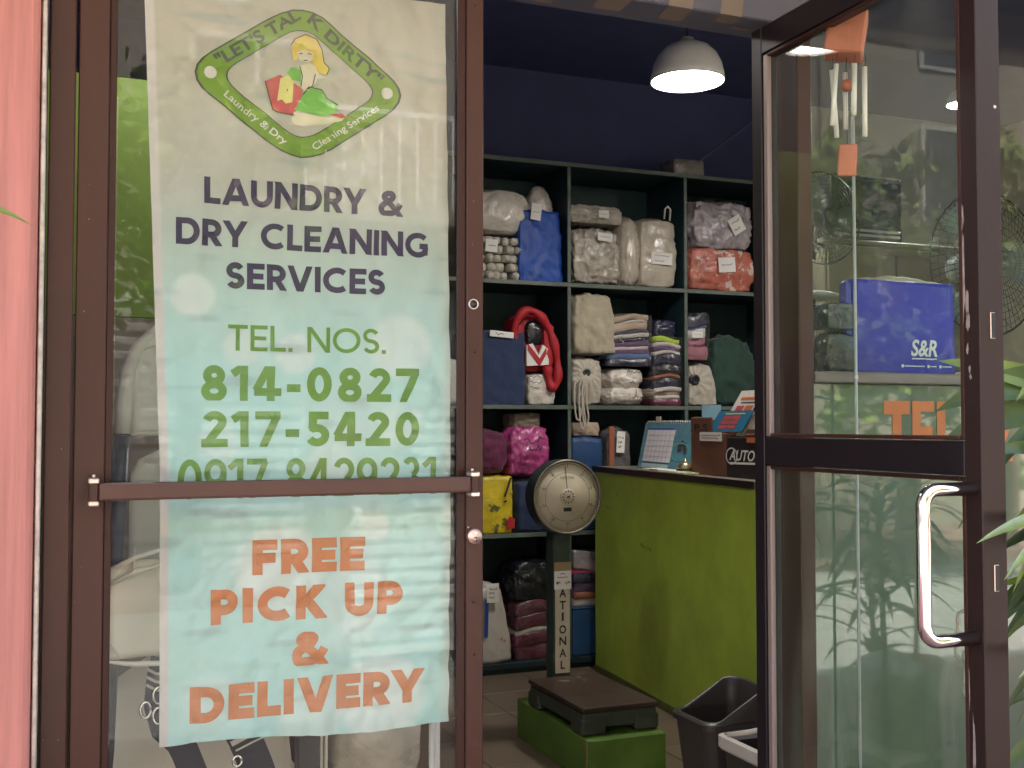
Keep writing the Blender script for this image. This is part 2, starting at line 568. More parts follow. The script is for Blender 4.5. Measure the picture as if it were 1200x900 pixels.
def block_text(name, s, fit, place, mat, parent, w=.18, track=.13, grid=.012):
    """lettering built from strokes; every stroke lies a hair above the one before"""
    u0, u1, v0, v1 = fit
    if ' ' in s:
        spans, x, cur = [], 0, None
        for c in s:
            wd = glyph(c, w)[1]
            if c == ' ':
                cur = None
            else:
                if cur is None:
                    cur = [c, x, x + wd]
                    spans.append(cur)
                else:
                    cur[0] += c
                    cur[2] = x + wd
            x += wd + track
        f_ = (u1 - u0) / spans[-1][2]
        for wd_, a_, b_ in spans:
            block_text(name, wd_, (u0 + a_ * f_, u0 + b_ * f_, v0, v1), place, mat, parent, w, track, grid)
        return
    H = v1 - v0
    adv, x = [], 0
    for c in s:
        st_, wd = glyph(c, w)
        adv.append((x, st_))
        x += wd + track
    tot = x - track
    sc_ = (u1 - u0) / tot
    wu = w * H
    bm = bmesh.new()
    k = 0
    for gx, st_ in adv:
        for ln in st_:
            P_ = [Vector((u0 + (gx + a) * sc_, v0 + b * H)) for a, b in ln]
            closed = (P_[0] - P_[-1]).length < 1e-6
            n = len(P_)
            lr = []
            for i in range(n):
                if closed:
                    a, c = P_[i - 1 if i > 0 else n - 2], P_[i + 1 if i < n - 1 else 1]
                else:
                    a, c = P_[max(i - 1, 0)], P_[min(i + 1, n - 1)]
                d1 = (P_[i] - a); d2 = (c - P_[i])
                if d1.length < 1e-9: d1 = d2
                if d2.length < 1e-9: d2 = d1
                d1 = d1.normalized(); d2 = d2.normalized()
                m_ = (Vector((-d1.y, d1.x)) + Vector((-d2.y, d2.x)))
                m_ = m_.normalized()
                cs = max(.5, m_.dot(Vector((-d1.y, d1.x))))
                o_ = m_ * (wu / 2 / cs)
                lr.append((P_[i] + o_, P_[i] - o_))
            vv = [(bm.verts.new((p.x, p.y, k)), bm.verts.new((q.x, q.y, k))) for p, q in lr]
            for i in range(n - 1):
                bm.faces.new((vv[i][0], vv[i][1], vv[i + 1][1], vv[i + 1][0]))
            k += 1
    G = lambda: bm.verts[:] + bm.edges[:] + bm.faces[:]
    bmesh.ops.bisect_plane(bm, geom=G(), plane_co=(0, v0, 0), plane_no=(0, -1, 0), clear_outer=True)
    bmesh.ops.bisect_plane(bm, geom=G(), plane_co=(0, v1, 0), plane_no=(0, 1, 0), clear_outer=True)
    q = math.floor(u0 / grid)
    while q * grid < u1:
        bmesh.ops.bisect_plane(bm, geom=G(), plane_co=(q * grid, 0, 0), plane_no=(1, 0, 0)); q += 1
    q = math.floor(v0 / grid)
    while q * grid < v1:
        bmesh.ops.bisect_plane(bm, geom=G(), plane_co=(0, q * grid, 0), plane_no=(0, 1, 0)); q += 1
    for v in bm.verts:
        kk = v.co.z
        p = Vector(place(v.co.x, v.co.y))
        v.co = p + Vector((0, -.00002 * (kk % 9), 0))
    return obj(name, bm, mat, parent)


# ================================================================== THE SETTING
PAVE = M("maroon_paving", (0.22, 0.13, 0.11), .85, 0, .2, 3, .2, 30)
ROADM = M("concrete_road", (0.26, 0.25, 0.23), .9, 0, .25, 5, .4, 60)
NAVYW = M("navy_wall_hazed", (0.06, 0.072, 0.18), .6, 0, .15, 2, .05, 50)  # navy paint, its base colour brightened for veiling haze
BEIGEW = M("beige_wall_paint", (0.62, 0.59, 0.50), .7, 0, .12, 1.5)
GREENW = M("green_wall_paint", (0.15, 0.22, 0.032), .55, 0, .15, 3)
CEILM = M("dark_ceiling", (0.06, 0.072, 0.18), .7)  # same navy, brightened for the haze like the wall
TILE = M("beige_floor_tile", (0.17, 0.125, 0.088), .42, 0, .2, 3.5, .03, 40)
GROUT = M("grout", (0.10, 0.08, 0.06), .9)
FACADE = M("facade_render", (0.45, 0.40, 0.34), .85, 0, .15, 2, .1, 40)

g = box('ground', -120, 120, -120, 120, -0.12, -0.10, ROADM, kind='structure', bev=0)
pv = box('pavement', -9, 11, -2.9, 0.0, -0.098, -0.005, PAVE, kind='structure', bev=.01)
fl = box('shop_floor', -0.35, 6.9, 0.002, 4.35, -0.098, -0.006, GROUT, kind='structure', bev=0)
# floor tiles
tme = None
for i in range(18):
    for j in range(11):
        x0, y0 = -0.30 + i * 0.4, 0.01 + j * 0.4
        if y0 + .4 > 4.33:
            continue
        if tme is None:
            o = box('floor_tile', 0.002, 0.398, 0.002, 0.398, -0.0055, 0.0, TILE, None, bev=.0015)
            tme = o.data
            for v in tme.vertices:
                v.co += Vector((0.2, 0.2, -0.0055))
            o.parent = fl
        else:
            o = bpy.data.objects.new('floor_tile', tme)
            COL.objects.link(o)
            o.parent = fl
        o.location = Vector((x0, y0, 0)) - ORG[fl.name_full]

box('ceiling', -0.4, 7.0, 0.0, 4.5, 3.75, 3.85, CEILM, kind='structure', bev=0)
box('wall_back', -0.35, 4.9, 4.12, 4.3, 0, 3.75, NAVYW, kind='structure', bev=0)
box('wall_back_right', 4.9, 6.9, 4.10, 4.3, 0, 3.75, BEIGEW, kind='structure', bev=0)
box('wall_right', 6.7, 6.9, 0.15, 4.09, 0, 3.75, BEIGEW, kind='structure', bev=0)
box('wall_left', -0.35, -0.12, 0.12, 4.11, 0, 3.75, NAVYW, kind='structure', bev=0)
box('wall_front_upper', -6, 11, 0.10, 0.30, 3.06, 5.4, FACADE, kind='structure', bev=0)
box('roof', -6, 11, 0.31, 4.6, 3.87, 4.05, FACADE, kind='structure', bev=0)
box('wall_front_right', 4.62, 11, 0.0, 0.14, 0, 3.05, FACADE, kind='structure', bev=0)
CANOPY = M("canopy_soffit", (0.17, 0.17, 0.19), .7, 0, .15, 2)
BEAMM = M("beige_beam", (0.80, 0.70, 0.56), .7, 0, .12, 2)
cn = thing('canopy', 'dark soffit canopy with a beige front beam above the shop front', 'canopy', (2, 0.0, 3.06))
box('soffit', -3, 8, -1.15, 0.06, 3.20, 3.28, CANOPY, cn, bev=.004)
box('beam', -3, 8, -1.16, -1.00, 3.04, 3.195, BEAMM, cn, bev=.006)
for k in range(6):
    box('joist', -2.4 + k * 1.9, -2.3 + k * 1.9, -0.995, 0.05, 3.11, 3.195, CANOPY, cn, bev=.004)
# partition behind the closed door leaf
pt = thing('partition_wall', 'low partition painted green above and beige below behind the banner', 'wall', (0.3, 1.75, 0))
box('green_panel', -0.115, 0.80, 1.75, 1.83, 1.836, 2.70, GREENW, pt)
box('beige_panel', -0.115, 0.80, 1.74, 1.83, 0.0, 1.832, M("beige_partition_shaded", (0.15, 0.115, 0.075), .6), pt)  # beige darkened in the base colour for the shade behind the chair
box('olive_strip', 0.125, 0.165, 1.72, 1.738, 0.0, 2.62, M("olive_tone", (0.26, 0.25, 0.12), .5), pt)  # narrow olive strip, lighter than the panels behind it

# pink wall
PINK = M("salmon_paint", (0.53, 0.215, 0.18), .7, 0, .34, 11, .5, 26, stretch=(1, 1, .05), wear=(.62, .34, .29), wear_amt=.05, wear_scale=16)
pw = thing('wall', 'salmon pink painted wall with vertical streaks at the left edge', 'wall', (-0.6, 0, 0))
box('painted_render', -2.0, -0.052, -0.075, 0.10, -0.1, 3.05, PINK, pw, bev=.022, seg=4)
box('metal_edge_trim', -0.050, -0.040, -0.060, 0.09, -0.004, 2.56, M("worn_edge_metal", (0.40, 0.36, 0.33), .4, .6, .3, 30), pw, bev=.002)

# ================================================================== DOOR FRAME
fr = thing('door_frame', 'dark bronze aluminium frame around the shop entrance', 'door frame', (0.9, 0, 0))
box('left_jamb', -0.036, 0.0145, -0.02, 0.075, -0.004, 2.495, BROWN, fr, bev=.003)
box('right_jamb', 1.807, 1.854, 0.0, 0.10, -0.004, 2.4955, BROWN, fr, bev=.003)
box('jamb_stop', 1.835, 1.852, 0.102, 0.13, -0.004, 2.495, BROWN_D, fr, bev=.002)
hd = box('header', -0.036, 1.856, -0.05, 0.075, 2.497, 2.62, M('header_haze_grey', (.075, .075, .10), .4), fr, bev=.004)  # bluish grey base colour includes the lens haze over the header
box('transom_panel', -0.036, 1.856, 0.0, 0.07, 2.622, 3.055, M("transom_dark", (0.03, 0.03, 0.05), .3), fr, bev=.002)
# flat tan strips that wrap the lower edge of the header
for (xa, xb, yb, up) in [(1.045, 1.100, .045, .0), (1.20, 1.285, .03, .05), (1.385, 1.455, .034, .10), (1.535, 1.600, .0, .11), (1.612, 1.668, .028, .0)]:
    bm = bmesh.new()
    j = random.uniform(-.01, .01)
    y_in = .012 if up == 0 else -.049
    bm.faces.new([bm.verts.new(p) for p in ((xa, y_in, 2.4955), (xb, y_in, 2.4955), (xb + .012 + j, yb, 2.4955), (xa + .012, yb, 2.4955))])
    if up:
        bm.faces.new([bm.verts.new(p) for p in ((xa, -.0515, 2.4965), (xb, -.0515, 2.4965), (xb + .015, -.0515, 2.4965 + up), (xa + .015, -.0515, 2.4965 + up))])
    obj('header_strip', bm, TAN, hd)

# ================================================================== LEFT (CLOSED) DOOR LEAF
dl = thing('glass_door', 'closed bronze framed glass door with banner behind and push bar across', 'door', (0.46, 0, 0))
box('stile', 0.0195, 0.079, -0.008, 0.036, 0.012, 2.480, BROWN, dl, bev=.002)
box('stile', 0.867, 0.909, -0.008, 0.036, 0.012, 2.480, BROWN, dl, bev=.002)
box('rail', 0.0795, 0.8665, -0.007, 0.036, 2.464, 2.479, BROWN, dl, bev=.002)
box('rail', 0.0795, 0.8665, -0.007, 0.036, 0.013, 0.12, BROWN, dl, bev=.002)
box('glazing_bead', 0.0795, 0.094, -0.002, 0.0055, 0.121, 2.463, BROWN_D, dl, bev=.0015)
box('glazing_bead', 0.846, 0.8665, -0.002, 0.0055, 0.121, 2.463, BROWN_D, dl, bev=.0015)
box('pane', 0.080, 0.866, 0.006, 0.012, 0.121, 2.463, GLASS_L, dl, bev=0)
bar = box('push_bar', 0.068, 0.862, -0.058, -0.036, 1.297, 1.333, M("bronze_bar", (0.085, 0.042, 0.031), .38, 0, .1, 6, spec=.3), dl, bev=.005, seg=2)
for xa, xb in ((0.049, 0.067), (0.863, 0.881)):
    br = box('bracket', xa, xb, -0.056, -0.0085, 1.293, 1.338, BROWN, dl, bev=.003)
    box('clip', xa - .001, xb + .001, -0.0595, -0.02, 1.332, 1.343, CLIP, br, bev=.002)
    box('clip', xa - .001, xb + .001, -0.0595, -0.02, 1.287, 1.297, CLIP, br, bev=.002)
    lathe('bolt', [(0.004, -.006), (0.0035, 0.0), (0.0, 0.0)], ((xa + xb) / 2, -0.035, 1.350), CLIP, br, seg=10)
lk = lathe('lock_cylinder', [(0.018, 0.0), (0.018, -.008), (0.0165, -.013), (0.0, -.013)], (0.885, -0.0085, 1.193), BRASS, dl, 'y', 28)
lathe('key_plug', [(0.0065, 0.0), (0.0065, -.003), (0.0, -.003)], (0.886, -0.0217, 1.186), M("plug_metal", (.35, .28, .25), .3, .8), lk, 'y', 18)
box('keyhole', 0.8852, 0.8868, -0.0258, -0.0247, 1.1825, 1.190, BLACK, lk, bev=0)
hl = lathe('bolt_hole_ring', [(0.0095, 0.0), (0.0125, 0.0), (0.0125, -.0022), (0.0095, -.0022)], (0.884, -0.0085, 1.732), CLIP, dl, 'y', 24, ring=True)
lathe('bolt_hole', [(0.0094, 0.0), (0.0094, -.0012), (0.0, -.0012)], (0.884, -0.0082, 1.732), BLACK, dl, 'y', 20)
lathe('screw_hole', [(0.0035, 0.0), (0.0035, -.0012), (0.0, -.0012)], (0.884, -0.0082, 1.041), BLACK, dl, 'y', 12)
lathe('screw_head', [(0.0025, 0.0), (0.0020, -.0015), (0.0, -.002)], (0.872, -0.0082, 1.213), CLIP, dl, 'y', 10)

for x_, z_ in ((.049, 2.44), (.049, .10), (.888, 2.44), (.888, .10), (.888, 1.62), (.888, .92)):
    lathe('screw_head', [(0.0030, 0.0), (0.0026, -.0012), (0.0, -.0016)], (x_, -0.0081, z_), BROWN_D, dl, 'y', 10)
rn_ = random.Random(41)
for k in range(13):
    x_ = rn_.choice((rn_.uniform(-.030, .008), rn_.uniform(.024, .074), rn_.uniform(.870, .905)))
    z_ = rn_.uniform(.7, 2.4)
    r_ = rn_.uniform(.0006, .0016)
    bm = bmesh.new()
    bm.faces.new([bm.verts.new((x_ + r_ * math.cos(a) * rn_.uniform(.6, 1.3), (-.0206 if x_ < .015 else -.0086), z_ + 1.6 * r_ * math.sin(a) * rn_.uniform(.6, 1.4))) for a in [q * math.pi / 4 for q in range(8)]])
    obj('paint_chip', bm, M('frame_chip', (.20, .13, .10), .5), dl if x_ > .015 else fr)

# ================================================================== BANNER
def bdisp(x, z):
    d = 0.006 * math.sin(x * 9 + 1.2) * math.sin(z * 3.1) + 0.004 * nz3(x, 0, z, 5, 1)
    d += 0.0045 * (1 - 2.6 * abs(nz3(x * 1.4, 0, z * .9, 9, 3)))
    d += 0.0050 * (1 - 2.4 * abs(nz3(x + z * .5, 0, z - x * .8, 16, 5))) * (1.0 - .5 * max(0, min(1, (z - 1.2) / .4)))
    # sharper creases
    for (cx, cz, ax, az, s, wd) in ((.45, .93, .10, 1, -.004, .012), (.3, 1.1, .9, .45, .003, .01), (.62, 1.27, .3, 1, .0025, .012), (.7, 2.3, .8, .6, .004, .02), (.35, 2.39, .2, 1, .004, .02)):
        q = (x - cx) * ax + (z - cz) * az
        fall = max(0, 1 - math.hypot(x - cx, z - cz) / .35)
        d += s * math.exp(-(q / wd) ** 2) * fall
    return max(-0.0135, min(0.02, d))


def bleft(z):
    if z > 1.34:
        return 0.192 - (z - 1.34) * 0.042
    return 0.192 + (1.34 - z) * 0.009


def bright(z):
    return 0.843 - 0.012 * max(0, z - 1.34) - .004 * max(0, 1.34 - z)


BY = 0.034


def bpt(x, z, off=0.0):
    return (x, BY + bdisp(x, z) - off, z)


BUB = [(.255, 1.731, .052, .55), (.36, 1.62, .045, .35), (.48, 1.61, .05, .45), (.72, 1.63, .08, .45), (.56, 1.36, .06, .35), (.31, 1.41, .05, .3),
       (.66, 1.22, .04, .4), (.72, 1.45, .06, .3), (.45, 1.13, .11, .55), (.62, 1.06, .09, .35), (.68, .83, .11, .6), (.52, .80, .08, .4), (.30, .86, .06, .25),
       (.33, 2.42, .05, .3), (.60, 2.05, .07, .2)]
nx, nz_ = 90, 230
bm = bmesh.new()
grid = []
ZB = 0.757
for j in range(nz_ + 1):
    t = j / nz_
    row = []
    for i in range(nx + 1):
        s = i / nx
        z = ZB + (2.452 - ZB) * t
        zl = z + (0.012 * (1 - s) + .006 * math.sin(s * 7)) * max(0, 1 - t * 6)
        x = bleft(z) * (1 - s) + bright(z) * s
        row.append(bm.verts.new(bpt(x, zl)))
    grid.append(row)
for j in range(nz_):
    for i in range(nx):
        bm.faces.new((grid[j][i], grid[j][i + 1], grid[j + 1][i + 1], grid[j + 1][i]))
cl = bm.loops.layers.float_color.new("print")
cream, cyan, white = Vector((.55, .485, .395)), Vector((.50, .74, .70)), Vector((.88, .84, .80))


def bcol(x, z):
    t = max(0, min(1, (z - 1.50) / .62))
    t = t * t * (3 - 2 * t)
    c = cyan.lerp(cream, t)
    st = nz3(x, 0, z, 6, 21)
    c = c.lerp(white, max(0, st) * .35)
    for (cx, cz, r, a) in BUB:
        d = math.hypot(x - cx, z - cz)
        k = max(0, min(1, (r - d) / (r * .22)))
        c = c.lerp(white, k * a)
    ed = x - bleft(z)
    if ed < .021:
        c = Vector((.70, .62, .58))
    er = bright(z) - x
    if er < .028 and z < 1.9:
        c = c.lerp(Vector((.72, .70, .58)), .6 * (1 - er / .028))
    # grey scuff marks
    sm = nz3(x * .6, 0, z * 3, 12, 33)
    if sm > .42:
        c = c.lerp(Vector((.32, .38, .38)), min(.45, (sm - .42) * 2.2))
    return c


for f in bm.faces:
    for lp in f.loops:
        c = bcol(lp.vert.co.x, lp.vert.co.z)
        lp[cl] = (c.x, c.y, c.z, 1)
BANM = M("printed_vinyl", (1, 1, 1), .5, 0, .05, 12, .30, 13, attr="print")
for n_ in BANM.node_tree.nodes:
    if n_.type == "TEX_NOISE" and abs(n_.inputs["Scale"].default_value - 13) < .1:
        n_.inputs["Distortion"].default_value = 1.8
bn = thing('banner', 'pale blue vinyl laundry services banner hanging behind the door glass', 'banner', (0.5, BY, ZB))
_nt = BANM.node_tree
_tl = _nt.nodes.new("ShaderNodeBsdfTranslucent")
_at = _nt.nodes.new("ShaderNodeAttribute"); _at.attribute_name = "print"
_nt.links.new(_at.outputs['Color'], _tl.inputs[0])
_mx = _nt.nodes.new("ShaderNodeMixShader"); _mx.inputs[0].default_value = .30
_nt.links.new(_nt.nodes["Principled BSDF"].outputs[0], _mx.inputs[1]); _nt.links.new(_tl.outputs[0], _mx.inputs[2])
_nt.links.new(_mx.outputs[0], _nt.nodes["Material Output"].inputs[0])
sheet = obj('sheet', bm, BANM, bn, smooth=True)
PURPLE = M("purple_print", (0.024, 0.010, 0.048), .5, 0, .2, 14)
GREENP = M("green_print", (0.105, 0.235, 0.020), .5, 0, .15, 14)
ORANGEP = M("orange_print", (0.50, 0.150, 0.042), .5, 0, .12, 14)
bp = lambda u, v: bpt(u, v, .0013)
for s, x0, x1, z0, z1, m_, b_, tk in [
        ('LAUNDRY &', .276, .721, 1.932, 1.991, PURPLE, .222, .06), ('DRY CLEANING', .218, .786, 1.840, 1.898, PURPLE, .222, .06), ('SERVICES', .325, .683, 1.749, 1.807, PURPLE, .228, .06),
        ('TEL. NOS.', .331, .684, 1.613, 1.670, GREENP, .15, .09), ('814-0827', .273, .762, 1.503, 1.580, GREENP, .225, .11), ('217-5420', .276, .766, 1.402, 1.480, GREENP, .225, .11),
        ('0917-8429231', .228, .806, 1.290, 1.376, GREENP, .15, .085),
        ('FREE', .385, .638, 1.121, 1.197, ORANGEP, .29, .045), ('PICK UP', .297, .729, 1.019, 1.094, ORANGEP, .29, .055), ('&', .474, .552, .917, .991, ORANGEP, .27, .1), ('DELIVERY', .255, .779, .813, .890, ORANGEP, .29, .035)]:
    block_text('lettering', s, (x0, x1, z0, z1), bp, m_, sheet, b_, tk)

# the diamond emblem
def rdiamond(cx, cz, hx, hz, r, n=6):
    """rounded rhombus outline"""
    P = [Vector((cx - hx, cz)), Vector((cx, cz + hz)), Vector((cx + hx, cz)), Vector((cx, cz - hz))]
    out = []
    for i in range(4):
        a, b, c = P[i - 1], P[i], P[(i + 1) % 4]
        u = (a - b).normalized(); w = (c - b).normalized()
        p0, p1 = b + u * r, b + w * r
        for k in range(n + 1):
            t = k / n
            out.append(p0 * (1 - t) ** 2 + b * 2 * t * (1 - t) + p1 * t ** 2)
        # straight run
        nxt = P[(i + 1) % 4] + (b - P[(i + 1) % 4]).normalized() * r
        for k in range(1, 12):
            out.append(p1.lerp(nxt, k / 12))
    return out


def band(name, o1, o2, off, mat, parent):
    bm = bmesh.new()
    n = len(o1)
    rows = [[bm.verts.new(bpt(*(o1[i].lerp(o2[i], t)), off)) for i in range(n)] for t in (0, .125, .25, .375, .5, .625, .75, .875, 1)]
    for r in range(8):
        for i in range(n):
            bm.faces.new((rows[r][i], rows[r][(i + 1) % n], rows[r + 1][(i + 1) % n], rows[r + 1][i]))
    return obj(name, bm, mat, parent)


def flat(name, pts, off, mat, parent):
    bm = bmesh.new()
    vs = [bm.verts.new((x, z, 0)) for x, z in pts]
    bm.faces.new(vs)
    bmesh.ops.triangulate(bm, faces=bm.faces)
    for g_ in range(int(min(p[0] for p in pts) / .01), int(max(p[0] for p in pts) / .01) + 1):
        bmesh.ops.bisect_plane(bm, geom=bm.verts[:] + bm.edges[:] + bm.faces[:], plane_co=(g_ * .01, 0, 0), plane_no=(1, 0, 0))
    for g_ in range(int(min(p[1] for p in pts) / .01), int(max(p[1] for p in pts) / .01) + 1):
        bmesh.ops.bisect_plane(bm, geom=bm.verts[:] + bm.edges[:] + bm.faces[:], plane_co=(0, g_ * .01, 0), plane_no=(0, 1, 0))
    for v in bm.verts:
        v.co = Vector(bpt(v.co.x, v.co.y, off))
    return obj(name, bm, mat, parent)


LC = (.487, 2.218)
EMG = M("emblem_green", (0.15, 0.25, 0.018), .5, 0, .12, 10)
EMD = M("emblem_outline", (0.05, 0.055, 0.03), .5)
EMW = M("emblem_white", (0.62, 0.56, 0.50), .5)
o_out = rdiamond(*LC, .268, .193, .085)
o_rim = rdiamond(*LC, .262, .189, .083)
o_in = rdiamond(*LC, .188, .137, .052)
o_in2 = rdiamond(*LC, .1845, .1345, .051)
em = band('emblem_band', o_rim, o_in, .0013, EMG, sheet)
band('emblem_outline', o_out, o_rim, .0014, EMD, sheet)
band('emblem_outline', o_in, o_in2, .0016, EMD, sheet)
for cx in (.2875, .687):
    flat('emblem_dot', [(cx + .0135 * math.cos(a * math.pi / 10), 2.221 + .0135 * math.sin(a * math.pi / 10)) for a in range(20)], .0024, EMW, sheet)


def along(p0, p1, h):
    p0, p1 = Vector(p0), Vector(p1)
    t = (p1 - p0); L_ = t.length; t.normalize(); n_ = Vector((-t.y, t.x))
    return (lambda u, v: bpt(*(p0 + t * u + n_ * v), .0019)), L_


t_in = [Vector((LC[0] - .188, LC[1])), Vector((LC[0], LC[1] + .137)), Vector((LC[0] + .188, LC[1])), Vector((LC[0], LC[1] - .137))]


def edge_text(i, j, s0_, s1_, off, txt, h_, m_, bold):
    a_e, b_e = t_in[i], t_in[j]
    d_e = (b_e - a_e).normalized()
    n_e = Vector((-d_e.y, d_e.x))
    pl_e, Ln_e = along(a_e + d_e * s0_ + n_e * off, a_e + d_e * s1_ + n_e * off, 1)
    text_obj('emblem_lettering', txt, (0, Ln_e, 0, h_), pl_e, m_, sheet, bold=bold, grid=.012)


edge_text(0, 1, .018, .238, .009, '"LET\'S TAL', .029, EMD, .03)
edge_text(1, 2, .004, .214, .009, 'K DIRTY"', .029, EMD, .03)
edge_text(0, 3, .040, .205, -.033, 'Laundry & Dry', .021, EMW, .012)
edge_text(3, 2, .018, .205, -.033, 'Cleaning Services', .021, EMW, .012)
# drawing inside the emblem: a seated lady beside a laundry basket
SK = M("drawing_skin", (0.62, 0.53, 0.38), .5); HAIR = M("drawing_hair", (0.60, 0.43, 0.07), .5)
REDP = M("drawing_red", (0.50, 0.08, 0.08), .5); YEL = M("drawing_yellow", (0.62, 0.55, 0.18), .5); DGR = M("drawing_green", (0.16, 0.38, 0.06), .5)


def em_px(pts):      # drawing traced on a 1170x900 sketch of the emblem -> banner plane
    out = []
    for x, y in pts:
        px, py = 220 + x / 4.5, y / 4.5
        out.append((.252 + (px - 227) / (473 - 227) * .472 , 2.382 - (py - 13) / 175 * .337 + (px - 350) / 246 * .0235))
    return out


flat('drawing', em_px([(390, 440), (470, 400), (590, 470), (575, 540), (545, 610), (450, 600), (430, 590)]), .0018, REDP, sheet)
flat('drawing', em_px([(455, 540), (470, 420), (510, 400), (540, 430), (535, 540), (500, 550), (480, 530)]), .0021, YEL, sheet)
flat('drawing', em_px([(520, 660), (545, 590), (620, 600), (720, 610), (830, 590), (800, 625), (700, 650), (600, 665)]), .0019, SK, sheet)
flat('drawing', em_px([(545, 580), (590, 500), (620, 455), (690, 465), (720, 510), (780, 540), (770, 580), (700, 605), (620, 595)]), .0021, DGR, sheet)
flat('drawing', em_px([(505, 385), (530, 355), (580, 370), (650, 380), (670, 410), (640, 470), (580, 470), (570, 430), (530, 425)]), .0020, DGR, sheet)
flat('drawing', em_px([(575, 460), (580, 380), (560, 350), (620, 330), (680, 350), (660, 430), (630, 470), (600, 480)]), .0022, SK, sheet)
flat('drawing', em_px([(525, 240), (545, 205), (600, 180), (660, 200), (690, 250), (700, 320), (730, 350), (715, 385), (670, 380), (645, 330), (600, 290), (560, 310), (540, 330), (530, 280)]), .0023, HAIR, sheet)
flat('drawing', em_px([(555, 275), (600, 255), (645, 265), (640, 310), (605, 332), (570, 315)]), .0026, SK, sheet)
for ln_ in [[(565, 285), (585, 280)], [(612, 278), (636, 280)], [(590, 318), (612, 316)], [(570, 350), (585, 400), (578, 460)], [(655, 385), (640, 450), (610, 470)], [(525, 240), (545, 205), (600, 180), (660, 200), (690, 250), (700, 320), (730, 350), (715, 385)], [(390, 440), (430, 590), (450, 600), (545, 610)], [(590, 500), (620, 455), (690, 465), (720, 510), (780, 540)]]:
    strokes('drawing_line', lambda u, v: bpt(*em_px([(u, v)])[0], .0032), [ln_], 5.0, EMD, sheet)
flat('drawing', em_px([(735, 590), (800, 585), (828, 600), (800, 612)]), .0024, REDP, sheet)

# ================================================================== RIGHT (OPEN) DOOR LEAF
LX0, LX1 = 1.655, 1.705
YF = -0.777
BROWN_R = M('dark_bronze_leaf', (0.024, 0.0115, 0.009), 0.42, 0.0, 0.15, 5, 0.03, 90, stretch=(1, 1, .2), spec=.3, wear=(0.30, 0.22, 0.18), wear_amt=-0.01, wear_scale=26)
dr = thing('glass_door', 'open bronze framed glass door leaf with chrome pull handle', 'door', (1.68, -0.4, 0))
box('stile', LX0, LX1, -0.055, -0.012, 0.012, 2.477, DARKAL, dr, bev=.002)
fs_ = box('stile', LX0, LX1 + .012, YF, -0.733, 0.012, 2.477, BROWN_R, dr, bev=.002)
fs_['label'] = 'worn free edge stile with chipped paint and latch slots'
box('rail', LX0, LX1, -0.732, -0.056, 2.405, 2.476, DARKAL, dr, bev=.002)
box('rail', LX0, LX1, -0.732, -0.056, 1.349, 1.418, DARKAL, dr, bev=.002)
box('rail', LX0, LX1, -0.732, -0.056, 0.013, 0.14, BROWN, dr, bev=.002)
for z0, z1 in ((0.141, 1.348), (1.419, 2.404)):
    box('pane', LX0 + .020, LX0 + .026, -0.731, -0.057, z0, z1, GLASS_R if z0 > 1 else GLASS_D, dr, bev=0)
    for ya, yb in ((-0.076, -0.0565), (-0.7315, -0.718)):
        box('glazing_bead', LX0 + .004, LX0 + .018, ya, yb, z0 + .001, z1 - .001, BROWN if ya < -.5 else M("bead_pale", (0.22, 0.165, 0.14), .35, .1, .15, 9, stretch=(1, 1, .2)), dr, bev=.003)
    box('glazing_bead', LX0 + .002, LX0 + .018, -0.717, -0.077, z0 + .001, z0 + .010, BROWN, dr, bev=.002)
    box('glazing_bead', LX0 + .002, LX0 + .018, -0.717, -0.077, z1 - .010, z1 - .001, BROWN_D, dr, bev=.002)
for zc in (1.645, 1.152):
    sl = box('latch_slot', 1.682, 1.694, YF - .0016, YF + .004, zc - .026, zc + .026, CLIP, dr, bev=.001)
    box('slot_recess', 1.6835, 1.6925, YF - .0026, YF - .0017, zc - .0245, zc + .0245, BLACK, sl, bev=0)
lathe('screw_head', [(.004, 0), (.003, -.0015), (0, -.002)], (1.702, YF - .0002, 2.08), CLIP, dr, 'y', 12)
# chips where the paint has come off the stile
CHIP = M("bare_metal_chip", (0.36, 0.29, 0.25), .45, .2, .3, 40)
rnd = random.Random(3)


def chip(yc, zc, w, h):
    bm = bmesh.new()
    n = 12
    vs = []
    for k in range(n):
        a = 2 * math.pi * k / n
        r = 1 + rnd.uniform(-.35, .3)
        vs.append(bm.verts.new((LX0 - .0006, yc + w * r * math.cos(a), zc + h * r * math.sin(a))))
    bm.faces.new(vs)
    return obj('paint_chip', bm, CHIP, fs_)


for c in [(-.738, 1.76, .0035, .10), (-.746, 1.69, .004, .03), (-.747, 1.655, .005, .018), (-.745, 1.60, .003, .012), (-.750, 1.56, .0025, .006), (-.752, 1.545, .003, .006),
          (-.738, 1.86, .003, .03), (-.747, .80, .004, .10), (-.749, .72, .004, .07), (-.737, .93, .0015, .04)]:
    chip(*c)
hp = [(LX0 - .001, -.756, 1.325)]
SX = 1.528
rc = .032
hp += [(SX + rc, -.756, 1.325)] + [(SX + rc - rc * math.sin(a), -.756, 1.325 - rc + rc * math.cos(a)) for a in [math.pi / 2 * k / 6 for k in range(1, 7)]]
hp += [(SX, -.756, 1.035 + rc)] + [(SX + rc - rc * math.cos(a), -.756, 1.035 + rc - rc * math.sin(a)) for a in [math.pi / 2 * k / 6 for k in range(1, 7)]]
hp += [(LX0 - .001, -.756, 1.035)]
ph = tube('pull_handle', hp, .0135, SILVER, dr, 18)

